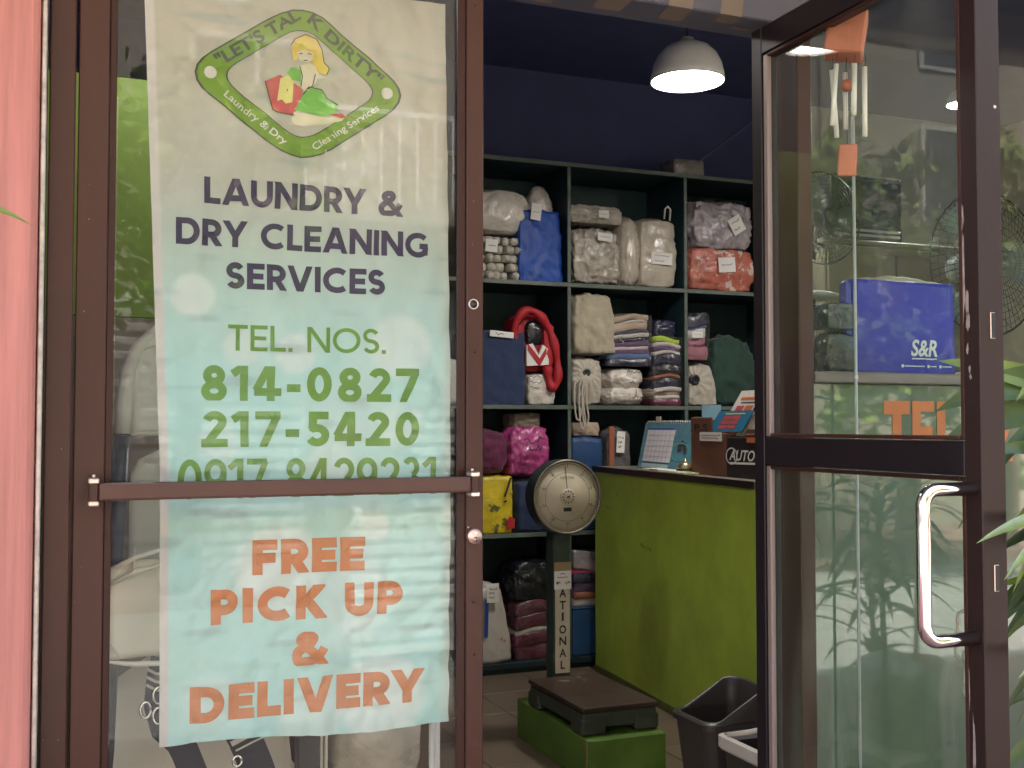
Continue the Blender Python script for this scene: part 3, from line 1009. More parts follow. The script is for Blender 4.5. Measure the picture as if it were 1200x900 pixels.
# ================================================================== RIGHT SHOPFRONT
DGREEN = M("dark_green_gloss", (0.055, 0.105, 0.055), .4, 0, .18, 2.5, coat=1.0)
DGREEN.node_tree.nodes["Principled BSDF"].inputs["Coat IOR"].default_value = 2.1
DGREEN.node_tree.nodes["Principled BSDF"].inputs["Coat Roughness"].default_value = 0.03
sf = thing('shop_window', 'fixed window above a dark green panel to the right of the open door', 'window', (3.2, 0.05, 0))
box('panel', 1.8555, 4.6, 0.02, 0.06, 0.0, 1.562, DGREEN, sf, bev=.002)
box('sill', 1.8555, 4.6, -0.005, 0.09, 1.563, 1.592, M("sill_wood", (0.16, 0.14, 0.11), .5, 0, .3, 20, stretch=(.1, 1, 1)), sf, bev=.003)
box('pane', 1.860, 4.59, 0.04, 0.046, 1.593, 3.02, GLASS_W, sf, bev=0)
box('top_frame', 1.858, 4.6, 0.0, 0.09, 3.021, 3.058, BROWN, sf, bev=.002)
box('mullion', 3.38, 3.42, 0.0, 0.09, 1.593, 3.02, BROWN, sf, bev=.002)
box('skirting', 1.8555, 4.6, 0.005, 0.019, 0.0, 0.10, BROWN, sf, bev=.002)
PANEL_ORANGE = M("orange_sign_paint", (0.50, 0.15, 0.03), .4, 0, .1, 10)
pp = lambda u, v: (u, 0.0185, v)
for s, x0, x1 in (('T', 2.099, 2.190), ('E', 2.198, 2.276), ('L', 2.286, 2.36), ('2', 2.47, 2.566)):
    if s == '2':
        text_obj('sign_lettering', s, (x0, x1, 1.345, 1.517), pp, PANEL_ORANGE, sf, bold=.05)
    else:
        h = [(0, 0)]
        bm = bmesh.new()
        t = .030
        def rect(a, b, c, d):
            bm.faces.new([bm.verts.new(pp(*q)) for q in ((a, c), (b, c), (b, d), (a, d))])
        if s == 'T':
            rect(x0, x1, 1.517 - .038, 1.517); rect((x0 + x1) / 2 - .016, (x0 + x1) / 2 + .016, 1.345, 1.4788)
        elif s == 'E':
            rect(x0, x0 + t, 1.345, 1.517); rect(x0 + t + .0002, x1, 1.487, 1.517); rect(x0 + t + .0002, x1 - .006, 1.416, 1.446); rect(x0 + t + .0002, x1, 1.345, 1.375)
        else:
            rect(x0, x0 + t, 1.345, 1.517); rect(x0 + t + .0002, x1, 1.345, 1.375)
        obj('sign_lettering', bm, PANEL_ORANGE, sf)
# pale pipe in front of the window
pp_ = thing('conduit', 'thin pale vertical conduit pipe fixed to the shop front', 'pipe', (1.966, -.03, 0))
tube('pipe', [(1.966, -.03, 0.0), (1.966, -.03, 2.49)], .0042, M("pale_pvc", (0.42, 0.43, 0.39), .4), pp_, 8)
for z in (.4, 1.575, 2.3):
    tube('clip', [(1.966, -.03, z - .008), (1.966, -.03, z + .008)], .0058, M("pvc_clip", (0.5, 0.52, 0.5), .5), pp_, 8)

# counter shelf behind the window
WOODG = M("grey_wood", (0.28, 0.25, 0.20), .55, 0, .3, 12, stretch=(.1, 1, 1))
ws = thing('window_counter', 'grey wooden counter along the inside of the shop window', 'counter', (3.2, .4, 0))
box('top', 2.09, 2.50, 0.095, 0.37, 1.570, 1.600, WOODG, ws, bev=.003)
box('top', 2.501, 4.55, 0.095, 0.66, 1.570, 1.600, WOODG, ws, bev=.003)
box('top_return', 1.96, 2.089, 0.095, 0.20, 1.570, 1.600, WOODG, ws, bev=.003)
for x in (2.75, 4.5):
    box('leg', x - .03, x + .03, 0.28, 0.34, 0.0, 1.569, WOODG, ws, bev=.003)

# ================================================================== LAMPS
SHADE = M("grey_lamp_enamel", (0.78, 0.76, 0.72), .4, 0, .06)


def pendant(x, y, z, label, power, r=.172, top=3.75):
    t = thing('pendant_lamp', label, 'lamp', (x, y, z), 'dome pendant lamps in the shop')
    k = r / .18
    prof = [(.180, 0), (.1775, .035), (.166, .085), (.144, .13), (.108, .168), (.062, .190), (.032, .197), (.030, .215), (.0, .217)]
    inner = [(.0, .192), (.058, .185), (.103, .162), (.139, .125), (.161, .083), (.1725, .034), (.1755, 0)]
    bm = bmesh.new()
    lathe_into(bm, [(a * k, b * k) for a, b in inner + prof], (x, y, z), 'z', 40)
    obj('lamp_shade', bm, SHADE, t, smooth=True)
    lathe('diffuser', [(0, -.006), (.08 * k, -.003), (.15 * k, .004), (.174 * k, .014), (.172 * k, .018), (0, .02)], (x, y, z), emit("lit_diffuser", (1.0, .95, .88), power), t)
    tube('cord', [(x, y, z + .216 * k), (x, y, top)], .004, BLACK, t, 6)
    return t


pendant(2.675, 2.0, 3.048, 'grey dome pendant lamp lit inside the open doorway', 14.0)
pendant(0.46, 1.35, 3.05, 'grey dome pendant lamp behind the closed door, seen as a glow reflected in glass', 5)
pendant(4.33, 2.0, 3.12, 'small bright pendant lamp seen through the right shop window', 75, r=.08)

# ================================================================== SHELVING
SHELF = M("dark_green_shelf_paint", (0.013, 0.032, 0.040), .45, 0, .25, 5, .03, 30)
SHELFE = M("worn_shelf_edge", (0.10, 0.125, 0.105), .5, 0, .35, 14, stretch=(.3, 1, 1))
SY0, SY1 = 3.60, 4.10
sh = thing('shelving_unit', 'tall dark green pigeonhole shelving full of bagged laundry', 'shelf', (2.9, 3.85, 0))
SXL, SXR = 1.22, 4.42
box('back_panel', SXL, SXR, SY1 - .012, SY1 - .001, 0.06, 3.05, M("green_back_board", (0.016, 0.046, 0.046), .6, 0, .5, 2), sh, bev=0)
shelf_z = [(0.065, .03), (0.815, .022), (1.567, .022), (2.305, .022), (3.035, .022)]
for z, h in shelf_z:
    b_ = box('shelf_board', SXL, SXR, SY0 + .012, SY1 - .013, z - h, z, SHELF, sh, bev=.001)
    box('edge_strip', SXL, SXR, SY0, SY0 + .0115, z - h - .002, z + .001, SHELFE if z > .5 else SHELF, b_, bev=.002)
box('plinth', SXL, SXR, SY0 + .02, SY0 + .04, 0.001, 0.033, SHELF, sh, bev=.001)
for x in (1.23, 2.02, 2.812, 3.621, 4.41):
    for (za, ha), (zb, hb) in zip(shelf_z[:-1], shelf_z[1:]):
        d_ = box('divider', x - .009, x + .009, SY0 + .012, SY1 - .013, za + .001, zb - hb - .001, SHELF, sh, bev=.001)
        box('edge_strip', x - .011, x + .011, SY0 + .001, SY0 + .0115, za + .002, zb - hb - .003, SHELFE, d_, bev=.002)
S1, S2, S3, S4, S5 = 0.0665, 0.8165, 1.5685, 2.3065, 3.0365

# ------------------------------------------------------------------ laundry
def plastic(name, c, var=.2, bump=.5, rough=.28):
    return M(name, c, rough, 0, var, 9, bump * 1.0, 17, coat=.5)


def cloth(name, c, var=.15, bump=.3):
    return M(name, c, .8, 0, var, 8, bump, 45, sheen=.2)


def note(parent, x, z, w, h, y, rot=0.0, seed=1, lines=2, ink=INK):
    """a paper slip with handwriting, facing the door"""
    rr = random.Random(seed)
    c, s = math.cos(rot), math.sin(rot)
    pl_ = lambda u, v, o=0.0: (x + u * c - v * s, y - o, z + u * s + v * c)
    bm = bmesh.new()
    vs = [bm.verts.new(pl_(u, v)) for u, v in ((-w / 2, -h / 2), (w / 2, -h / 2), (w / 2, h / 2), (-w / 2, h / 2))]
    vb = [bm.verts.new(pl_(u, v, -.0012)) for u, v in ((-w / 2, -h / 2), (w / 2, -h / 2), (w / 2, h / 2), (-w / 2, h / 2))]
    bm.faces.new(vs); bm.faces.new(vb[::-1])
    for i in range(4):
        bm.faces.new((vs[i], vb[i], vb[(i + 1) % 4], vs[(i + 1) % 4]))
    bmesh.ops.recalc_face_normals(bm, faces=bm.faces)
    n_ = obj('paper_note', bm, PAPER, parent)
    ls = []
    for k in range(lines):
        v = h * (.22 - .44 * k / max(1, lines - 1)) if lines > 1 else 0
        ls.append(scribble(-w * .34, w * (.34 if k == 0 else .12), v, h * .16, 15, rr))
    strokes('handwriting', lambda u, v: pl_(u, v, .0012), ls, min(w, h) * .035, ink, n_)
    return n_


def bag(name, label, cat, x0, x1, z0, z1, y0, y1, mat, group='bagged laundry on the shelves', part='body', **k):
    t = thing(name, label, cat, ((x0 + x1) / 2, (y0 + y1) / 2, z0), group)
    blob(part, x0, x1, y0, y1, z0, z1, mat=mat, parent=t, **k)
    return t


def stack(name, label, x0, x1, y0, y1, z0, z1, layers, seed=0, cat='clothes', wave=.014, droop=.035, wrap=True):
    """folded garments piled up; layers bottom to top as (material, weight)"""
    t = thing(name, label, cat, ((x0 + x1) / 2, (y0 + y1) / 2, z0), 'bagged laundry on the shelves')
    rr = random.Random(seed)
    tot = sum(w for _, w in layers)
    z = z0
    for i, (m_, w) in enumerate(layers):
        h = (z1 - z0) * w / tot
        a, b = rr.uniform(-.012, .012), rr.uniform(-.014, .010)
        bm = blob_bm(x0 + max(0, a), x1 + min(0, b), y0 + rr.uniform(0, .025), y1, z, z + h * 1.12, e=.16, amp=.10, freq=1.2, fold=.05, ffreq=3, seed=seed * 7 + i, n=9)
        for v in bm.verts:
            u_ = (v.co.x - x0) / (x1 - x0)
            f_ = i / max(1, len(layers) - 1)
            v.co.z += wave * math.sin(u_ * 4.6 + seed + i * .15) * f_ + .006 * nz3(v.co.x, v.co.y, i, 14, seed) * min(1, f_ * 3) - droop * (1 - u_) ** 2 * f_ * (1.2 - f_)
        obj('folded_garment', bm, m_, t, smooth=True)
        z += h
    if wrap:
        bm = blob_bm(x0 - .006, x1 + .006, y0 - .012, y1, z0, z1 + .02, e=.14, amp=.05, freq=2, fold=.05, ffreq=5, seed=seed + 50, n=16)
        obj('plastic_wrap', bm, WRAP, t, smooth=True)
    return t


def wrap_mat():
    m = glass("thin_plastic_wrap", tint=(.96, .96, .96), dirt=.02, f0=.03)
    nt = m.node_tree
    g_ = [n for n in nt.nodes if n.type == 'BSDF_GLOSSY'][0]
    g_.inputs['Roughness'].default_value = .16
    tc = [n for n in nt.nodes if n.type == 'TEX_COORD'][0]
    nz = nt.nodes.new("ShaderNodeTexNoise"); nz.inputs['Scale'].default_value = 26; nz.inputs['Detail'].default_value = 4; nz.inputs['Distortion'].default_value = 1.5
    b = nt.nodes.new("ShaderNodeBump"); b.inputs['Strength'].default_value = .9; b.inputs['Distance'].default_value = .02
    nt.links.new(tc.outputs['Object'], nz.inputs[0]); nt.links.new(nz.outputs['Fac'], b.inputs['Height']); nt.links.new(b.outputs[0], g_.inputs['Normal'])
    return m


WRAP = wrap_mat()
C_WHITE = plastic("white_bag_plastic", (0.62, 0.57, 0.51), .1)
C_CREAM = plastic("cream_blanket_in_plastic", (0.50, 0.44, 0.36), .12, .35)
C_GREY = plastic("grey_linen_in_plastic", (0.36, 0.32, 0.27), .25)
C_LILAC = plastic("lilac_blanket_in_plastic", (0.33, 0.29, 0.31), .25, .6)
C_BLUE = M("blue_nonwoven", (0.012, 0.065, 0.34), .5, 0, .2, 9, .5, 16)
C_NAVY = cloth("navy_canvas", (0.013, 0.028, 0.085))
C_RED = M("red_nonwoven", (0.38, 0.012, 0.02), .6, 0, .15, 9, .3, 20)
C_BEIGE = cloth("beige_cotton", (0.38, 0.33, 0.24), .15, .5)
C_BEIGE2 = cloth("drawstring_cotton", (0.42, 0.38, 0.32), .12, .5)
C_DGREEN = cloth("dark_green_cloth", (0.010, 0.042, 0.030))
C_PINK = plastic("pink_bag_plastic", (0.42, 0.06, 0.22), .3)
C_MAROON = cloth("maroon_cloth", (0.10, 0.008, 0.045), .2)
C_MAR2 = plastic("maroon_in_plastic", (0.13, 0.02, 0.05), .35)
C_SOCK = plastic("pale_sock", (0.50, 0.47, 0.40), .15)
C_DARK = plastic("dark_clothes_in_plastic", (0.03, 0.03, 0.06), .4)
C_BLACK = plastic("black_bag_plastic", (0.012, 0.013, 0.02), .3)
C_PURP = cloth("purple_shirt", (0.10, 0.04, 0.11))
C_SKY = cloth("faded_blue_cloth", (0.06, 0.12, 0.25))
C_LIME = cloth("lime_cloth", (0.36, 0.50, 0.03))
C_TAN = cloth("tan_shirt", (0.40, 0.30, 0.22))
C_PALE = cloth("pale_shirt", (0.50, 0.46, 0.43))
C_RUST = cloth("rust_shirt", (0.30, 0.09, 0.04))

# top row, left bay
t = bag('pillow_bag', 'white pillow in clear plastic lying on top of the wrapped socks', 'laundry', 2.20, 2.622, 2.592, 2.880, 3.62, 4.02, C_WHITE, e=.72, amp=.06, fold=.05, seed=1, n=22)
t = thing('wrapped_bundle', 'clear bundle of rolled pale socks under the white pillow', 'laundry', (2.36, 3.8, S4), 'bagged laundry on the shelves')
rr = random.Random(5)
for r_ in range(5):
    for c_ in range(6):
        x = 2.205 + c_ * .056 + (r_ % 2) * .027 + rr.uniform(-.008, .008)
        z = S4 + .030 + r_ * .0525
        hw, hh = rr.uniform(.026, .034), rr.uniform(.025, .031)
        blob('rolled_sock', x - hw, x + hw, 3.65 + rr.uniform(-.02, .02) + .002 * abs(c_ - 3), 3.80, max(S4, z - hh), z + hh, mat=C_SOCK, parent=t, e=.7, amp=.16, fold=.14, ffreq=3, seed=r_ * 9 + c_, n=6)
note(t, 2.32, 2.505, .075, .075, 3.625, -.05, 3, 1)
t = thing('blue_bag', 'bright blue nonwoven bag with a knotted plastic bundle poking out', 'bag', (2.66, 3.8, S4), 'bagged laundry on the shelves')
blob('body', 2.485, 2.798, 3.63, 3.98, S4, 2.765, mat=C_BLUE, parent=t, e=.22, amp=.07, fold=.09, ffreq=5, seed=4, sag=.15, n=24)
blob('plastic_bundle', 2.60, 2.785, 3.70, 3.92, 2.70, 2.925, mat=C_WHITE, parent=t, e=.8, amp=.10, fold=.14, seed=6, sag=.9)
note(t, 2.605, 2.725, .065, .10, 3.622, -.12, 7, 1, C_GREY)
# top row, middle bay
stk_c = bag('flat_parcel', 'flat grey linen parcel lying on top of the crumpled linen bundle', 'laundry', 2.83, 3.235, 2.690, 2.815, 3.64, 3.98, C_GREY, e=.35, amp=.10, fold=.16, seed=8, ffreq=6, n=22)
note(stk_c, 3.06, 2.745, .07, .045, 3.632, .0, 9, 1)
t = bag('linen_bundle', 'crumpled grey linen bundle in plastic beside the blue bag', 'laundry', 2.83, 3.215, S4, 2.688, 3.62, 3.99, C_GREY, e=.4, amp=.12, fold=.17, seed=9, ffreq=4.5, n=26)
note(t, 3.06, 2.60, .10, .05, 3.612, -.06, 11, 1)
t = thing('blanket_roll', 'cream blanket folded thick in plastic with a handwritten label', 'laundry', (3.42, 3.8, S4), 'bagged laundry on the shelves')
blob('fold', 3.185, 3.35, 3.63, 3.98, S4, 2.77, mat=C_CREAM, parent=t, e=.75, amp=.06, fold=.07, seed=12, n=20)
blob('roll', 3.30, 3.602, 3.62, 4.0, S4 + .001, 2.775, mat=C_CREAM, parent=t, e=.45, amp=.06, fold=.07, ffreq=3.5, seed=13, n=24, fdir=(.3, .5, 1.6))
tube('bag_loop', [(3.50, 3.66, 2.75), (3.50, 3.65, 2.81), (3.52, 3.65, 2.83), (3.54, 3.65, 2.81), (3.54, 3.66, 2.74)], .006, C_WHITE, t, 8)
note(t, 3.455, 2.49, .15, .075, 3.612, -.03, 14, 2)
# top row, right bay
t = bag('blanket_bundle', 'lilac grey blanket in plastic stacked on the red patterned bundle', 'laundry', 3.645, 4.20, 2.575, 2.925, 3.60, 4.0, C_LILAC, e=.55, amp=.12, fold=.15, ffreq=5, seed=15, n=28)
note(t, 3.995, 2.735, .10, .11, 3.592, .55, 16, 2)
C_REDP = M("red_floral_cloth", (0.45, 0.13, 0.09), .45, 0, .35, 14, .5, 22, coat=.4, wear=(.62, .50, .44), wear_amt=.16, wear_scale=16)
t = bag('patterned_bundle', 'red and white patterned bundle under the lilac blanket', 'laundry', 3.640, 4.20, S4, 2.605, 3.61, 4.0, C_REDP, e=.45, amp=.10, fold=.10, seed=17, n=22)
note(t, 3.925, 2.475, .125, .095, 3.602, .08, 18, 1)
# second row, left bay
t = thing('navy_bag', 'square navy canvas bag standing beside the red bag', 'bag', (2.37, 3.8, S3), 'bagged laundry on the shelves')
blob('body', 2.15, 2.545, 3.62, 3.92, S3, 2.015, mat=C_NAVY, parent=t, e=.14, amp=.05, fold=.06, ffreq=3, seed=19, n=20)
box('care_label', 2.305, 2.455, 3.612, 3.6155, 1.965, 2.0, PAPER, t, bev=0, rot=Matrix.Rotation(R(4), 3, 'Y'))
strokes('handwriting', lambda u, v: (u, 3.611, v), [scribble(2.34, 2.39, 1.984, .014, 7, random.Random(2))], .004, INK, t)
t = thing('red_bag', 'red shopping bag with looped handles and a white chevron print', 'bag', (2.62, 3.75, 1.665), 'bagged laundry on the shelves')
blob('body', 2.475, 2.735, 3.66, 3.93, 1.772, 2.13, mat=C_RED, parent=t, e=.45, amp=.08, fold=.06, seed=20)
tube('handle', smooth_path([(2.49, 3.68, 1.88), (2.475, 3.64, 2.04), (2.54, 3.625, 2.13), (2.63, 3.625, 2.10), (2.70, 3.63, 2.00), (2.74, 3.635, 1.87), (2.75, 3.635, 1.74), (2.72, 3.635, 1.67), (2.69, 3.635, 1.72), (2.685, 3.64, 1.80)]), [.026 + .006 * math.sin(k * .9) for k in range(46)], C_RED, t, 10)
blob('side_panel', 2.655, 2.735, 3.628, 3.70, 1.80, 2.06, mat=C_RED, parent=t, e=.5, amp=.12, fold=.14, seed=25, n=12)
blob('dark_bundle', 2.545, 2.665, 3.632, 3.70, 1.93, 2.08, mat=C_BLACK, parent=t, e=.7, amp=.08, fold=.1, seed=21, n=8)
poly_prism('white_print', [(2.545, 1.80), (2.545, 1.925), (2.585, 1.935), (2.625, 1.865), (2.65, 1.93), (2.685, 1.905), (2.69, 1.81)], 3.630, 3.650, PAPER, t)
poly_prism('red_chevron', [(2.552, 1.935), (2.628, 1.845), (2.672, 1.915), (2.672, 1.875), (2.628, 1.80), (2.552, 1.895)], 3.624, 3.629, C_RED, t)
t = bag('white_bundle', 'small white plastic bundle with writing below the red bag', 'laundry', 2.555, 2.755, S3, 1.768, 3.64, 3.88, C_WHITE, e=.4, amp=.08, fold=.06, seed=22)
strokes('handwriting', lambda u, v: (u, 3.6385, v), [scribble(2.565, 2.64, 1.735, .02, 7, rr), scribble(2.565, 2.65, 1.705, .02, 7, rr), scribble(2.57, 2.63, 1.675, .02, 5, rr)], .004, INK, t)
# second row, middle bay
t = bag('cotton_sack', 'tall beige cotton sack wedged above the drawstring bag', 'bag', 2.832, 3.14, 1.882, 2.272, 3.58, 3.98, C_BEIGE, e=.34, amp=.10, fold=.10, ffreq=3.5, seed=23, sag=.22, n=24)
t = thing('drawstring_bag', 'off white drawstring bag with cords hanging over the shelf edge', 'bag', (2.95, 3.8, S3), 'bagged laundry on the shelves')
gathered('body', 2.83, 3.06, 3.60, 3.95, S3, 1.876, 2.935, 1.765, C_BEIGE2, t, 24, e=.5, amp=.06, fold=.05, n=30)
lathe('mouth', [(.024, .02), (.022, -.002), (.012, .002), (0, .006)], (2.935, 3.612, 1.765), C_BLACK, t, 'y', 14)
for i, (xo, zz) in enumerate(((2.845, 1.50), (2.875, 1.45), (2.895, 1.47))):
    tube('cord', smooth_path([(2.925, 3.602, 1.75), (xo, 3.588, 1.70), (xo - .01, 3.582, 1.60), (xo, 3.580, zz), (xo + .02, 3.580, zz - .02), (xo + .032, 3.580, zz + .03), (xo + .02, 3.585, 1.60), (2.93, 3.600, 1.745)]), .0055, C_BEIGE2, t, 8)
t = stack('folded_stack', 'pile of folded striped and purple shirts on top of the white pack', 3.075, 3.385, 3.61, 3.95, 1.812, 2.125,
          [(C_DARK, 1.0), (C_SKY, .7), (C_PURP, .6), (C_PALE, .45), (C_PURP, .7), (C_BLACK, .5), (C_PALE, .6), (C_DARK, .4), (C_TAN, .9), (C_PALE, .4), (C_TAN, .7)], 3)
t = thing('white_pack', 'round white plastic pack with handwritten marks under the striped shirts', 'laundry', (3.22, 3.8, S3), 'bagged laundry on the shelves')
blob('body', 3.075, 3.365, 3.60, 3.95, S3, 1.700, mat=C_WHITE, parent=t, e=.7, amp=.09, fold=.10, seed=31, n=20)
blob('upper_body', 3.08, 3.362, 3.602, 3.95, 1.672, 1.812, mat=C_WHITE, parent=t, e=.7, amp=.09, fold=.10, seed=32, n=20)
rr = random.Random(8)
strokes('handwriting', lambda u, v: (u, 3.5985, v), [scribble(3.20, 3.30, 1.775, .022, 9, rr), scribble(3.215, 3.255, 1.712, .02, 5, rr), scribble(3.28, 3.31, 1.712, .02, 3, rr), [(3.262, 1.668), (3.262, 1.625)],
                                                       scribble(3.235, 3.26, 1.62, .02, 3, rr), scribble(3.268, 3.275, 1.62, .02, 2, rr), scribble(3.295, 3.32, 1.618, .022, 4, rr)], .005, INK, t)
t = stack('folded_stack', 'dark folded clothes in plastic with a lime green cloth near the top', 3.395, 3.605, 3.61, 3.95, S3, 1.995,
          [(C_MAR2, .6), (C_PALE, .35), (C_TAN, .4), (C_PALE, .35), (C_DARK, .8), (C_RUST, .3), (C_BLACK, 1.0), (C_DARK, .8), (C_PALE, .3), (C_PURP, .4), (C_PALE, .35), (C_LIME, .45)], 5)
blob('crumpled_bundle', 3.40, 3.595, 3.62, 3.93, 1.995, 2.12, mat=C_DARK, parent=t, e=.6, amp=.1, fold=.12, seed=35)
# second row, right bay
t = stack('folded_stack', 'narrow pack of pink and purple clothes above the grey drawstring bag', 3.640, 3.80, 3.61, 3.93, 1.862, 2.15,
          [(cloth("dusty_pink", (.32, .12, .16)), 1.1), (C_MAR2, .3), (cloth("rose_cloth", (.38, .16, .22)), .6), (C_PALE, .8), (C_SKY, .3), (C_DARK, 1.0)], 9)
note(t, 3.705, 2.02, .08, .04, 3.604, 0, 12, 1)
t = thing('drawstring_bag', 'grey drawstring bag with a flared hem below the pink clothes', 'bag', (3.74, 3.8, S3), 'bagged laundry on the shelves')
gathered('body', 3.645, 3.87, 3.61, 3.92, S3, 1.860, 3.70, 1.735, C_BEIGE2, t, 37, pleats=12, e=.45, amp=.06, fold=.05, n=30, sag=.5)
lathe('mouth', [(.036, .02), (.034, -.002), (.02, .004), (0, .008)], (3.70, 3.628, 1.735), C_BLACK, t, 'y', 16)
t = bag('green_sack', 'large dark green cloth sack slumped behind the counter box', 'bag', 3.83, 4.25, S3, 2.05, 3.66, 4.0, C_DGREEN, e=.55, amp=.12, fold=.12, seed=38, sag=.4, n=20)
# third row
t = bag('maroon_bag', 'dark maroon cloth bag at the left of the pink bag', 'bag', 2.16, 2.455, 1.165, 1.43, 3.62, 3.94, C_MAROON, e=.6, amp=.10, fold=.10, seed=40, n=18)
t = thing('pink_bag', 'pink patterned plastic bag leaning above the navy bundle', 'bag', (2.58, 3.8, 1.14), 'bagged laundry on the shelves')
blob('body', 2.425, 2.735, 3.62, 3.93, 1.142, 1.47, mat=C_PINK, parent=t, e=.6, amp=.12, fold=.14, seed=41, n=22)
blob('striped_top', 2.47, 2.68, 3.66, 3.90, 1.43, 1.53, mat=M("beige_black_stripe", (.25, .21, .16), .6, 0, .6, 16, stretch=(.3, 1, 2)), parent=t, e=.5, amp=.14, fold=.1, seed=42)
rr = random.Random(12)
strokes('print', lambda u, v: (u, 3.6165, v), [scribble(2.52, 2.66, 1.36, .06, 9, rr), scribble(2.55, 2.64, 1.31, .05, 7, rr)], .008, C_PURP, t)
C_YEL = M("yellow_floral_plastic", (0.56, 0.42, 0.02), .4, 0, .25, 8, .4, 20, coat=.4, wear=(.10, .10, .04), wear_amt=.17, wear_scale=11)
t = thing('yellow_bag', 'yellow shopping bag with dark floral print and a red corner', 'bag', (2.33, 3.8, S2), 'bagged laundry on the shelves')
blob('body', 2.17, 2.468, 3.62, 3.92, S2, 1.162, mat=C_YEL, parent=t, e=.16, amp=.05, fold=.05, seed=43)
flatq = lambda pts, y, m_, n_: poly_prism(n_, pts, y - .002, y, m_, t)
flatq([(2.415, .84), (2.463, .845), (2.465, .90), (2.43, .915), (2.412, .88)], 3.617, C_RED, 'red_print')
rr = random.Random(14)
strokes('print', lambda u, v: (u, 3.6145, v), [[(2.40, 1.03), (2.437, 1.14)], scribble(2.395, 2.41, 1.00, .02, 3, rr)], .013, INK, t)
t = bag('navy_bundle', 'navy bundle standing between the yellow bag and the scale dial', 'laundry', 2.475, 2.79, S2, 1.135, 3.62, 3.95, C_NAVY, e=.4, amp=.05, fold=.06, seed=44)
t = thing('blue_bag', 'dull blue bag with a tan top behind the scale dial', 'bag', (2.94, 3.8, S2), 'bagged laundry on the shelves')
blob('body', 2.835, 3.06, 3.62, 3.93, S2, 1.40, mat=M("dull_blue_nonwoven", (0.012, 0.05, 0.15), .5, 0, .2, 9, .4, 16), parent=t, e=.2, amp=.05, fold=.05, seed=45)
blob('tan_top', 2.85, 3.05, 3.64, 3.92, 1.385, 1.47, mat=C_TAN, parent=t, e=.3, amp=.08, fold=.06, seed=46)
t = thing('clear_pack', 'narrow clear pack of dark clothes with a white slip beside the calendar', 'laundry', (3.15, 3.8, S2), 'bagged laundry on the shelves')
blob('body', 3.075, 3.255, 3.63, 3.9, S2, 1.455, mat=plastic("grey_pack", (.10, .10, .10), .4), parent=t, e=.25, amp=.07, fold=.08, seed=47)
box('red_strip', 3.085, 3.12, 3.615, 3.628, 1.10, 1.44, C_RUST, t, bev=.003)
note(t, 3.165, 1.345, .055, .13, 3.618, -.06, 21, 3)
# bottom row
t = thing('white_bag', 'white plastic bag with red and blue print on the bottom shelf', 'bag', (2.33, 3.8, S1), 'bagged laundry on the shelves')
blob('body', 2.18, 2.465, 3.62, 3.92, S1, .53, mat=M("printed_white_bag", (.50, .46, .42), .4, 0, .1, 6, .3, 16, coat=.4, wear=(.45, .10, .08), wear_amt=.10, wear_scale=7), parent=t, e=.4, amp=.05, fold=.05, seed=50, sag=.8)
strokes('blue_print', lambda u, v: (u, 3.617, v), [[(2.285, .22), (2.29, .44)]], .022, C_BLUE, t)
note(t, 2.325, .475, .075, .11, 3.612, 0, 23, 3)
t = bag('striped_bundle', 'black striped bundle lying on the folded maroon clothes', 'laundry', 2.45, 2.775, .405, .66, 3.62, 3.94, C_BLACK, e=.5, amp=.1, fold=.16, ffreq=8, seed=51)
t = stack('folded_stack', 'folded maroon clothes with one pale layer on the bottom shelf', 2.47, 2.785, 3.62, 3.94, S1, .40, [(C_MAR2, 1.2), (C_MAR2, .9), (C_PALE, .45), (C_MAR2, 1.0), (C_MAR2, 1.0)], 11)
t = stack('folded_stack', 'printed shirts with a pink trim stacked on a blue box', 2.84, 3.10, 3.62, 3.94, .36, .68,
          [(C_PALE, .6), (C_RUST, .5), (C_PURP, .8), (C_DARK, .7), (cloth("hot_pink", (.5, .04, .12)), .35), (plastic("printed_grey", (.35, .30, .33), .5), 1.4)], 13)
t = thing('blue_box', 'dull blue storage box on the bottom shelf behind the scale column', 'box', (2.97, 3.8, S1))
box('body', 2.84, 3.10, 3.625, 3.93, S1, .345, M("blue_box_plastic", (.02, .07, .17), .5), t, bev=.01, seg=2)
box('lid', 2.832, 3.108, 3.618, 3.938, .3455, .358, M("blue_box_lid", (.03, .09, .21), .5), t, bev=.004)
# fillers in the bays beside the doorway
for i, (x0, x1, z0, z1, m_, lb, ct) in enumerate([(1.62, 1.98, S4, 2.70, C_WHITE, 'white bundle on the top shelf half hidden by the door stile', 'laundry'), (1.60, 1.99, S3, 1.90, C_DARK, 'dark bundle on the second shelf half hidden by the door stile', 'laundry'),
                                              (2.035, 2.145, S3, 1.85, C_PALE, 'slim pale bundle left of the navy bag', 'laundry'), (1.60, 1.98, S2, 1.20, C_MAROON, 'dark maroon bundle on the third shelf behind the door stile', 'laundry')]):
    bag('laundry_bundle', lb, ct, x0, x1, z0, z1, 3.63, 3.95, m_, e=.4, amp=.07, fold=.07, seed=60 + i)
# parcel on top of the unit
t = bag('plastic_parcel', 'small shiny plastic wrapped parcel on top of the shelving', 'parcel', 3.545, 3.79, S5, 3.145, 3.62, 3.82, plastic("clear_parcel", (.24, .22, .20), .35, .8, .15), e=.25, amp=.07, fold=.1, seed=70, group=None)

# thin wire across the back wall
tag(tube('wire', [(3.80, 4.105, 3.10), (3.95, 4.112, 3.20), (4.25, 4.112, 3.42), (4.5, 4.112, 3.60), (4.7, 4.112, 3.74)], .004, M("grey_wire", (.16, .16, .2), .5), None, 6), 'thin grey wire climbing the navy wall above the shelving', 'wire')

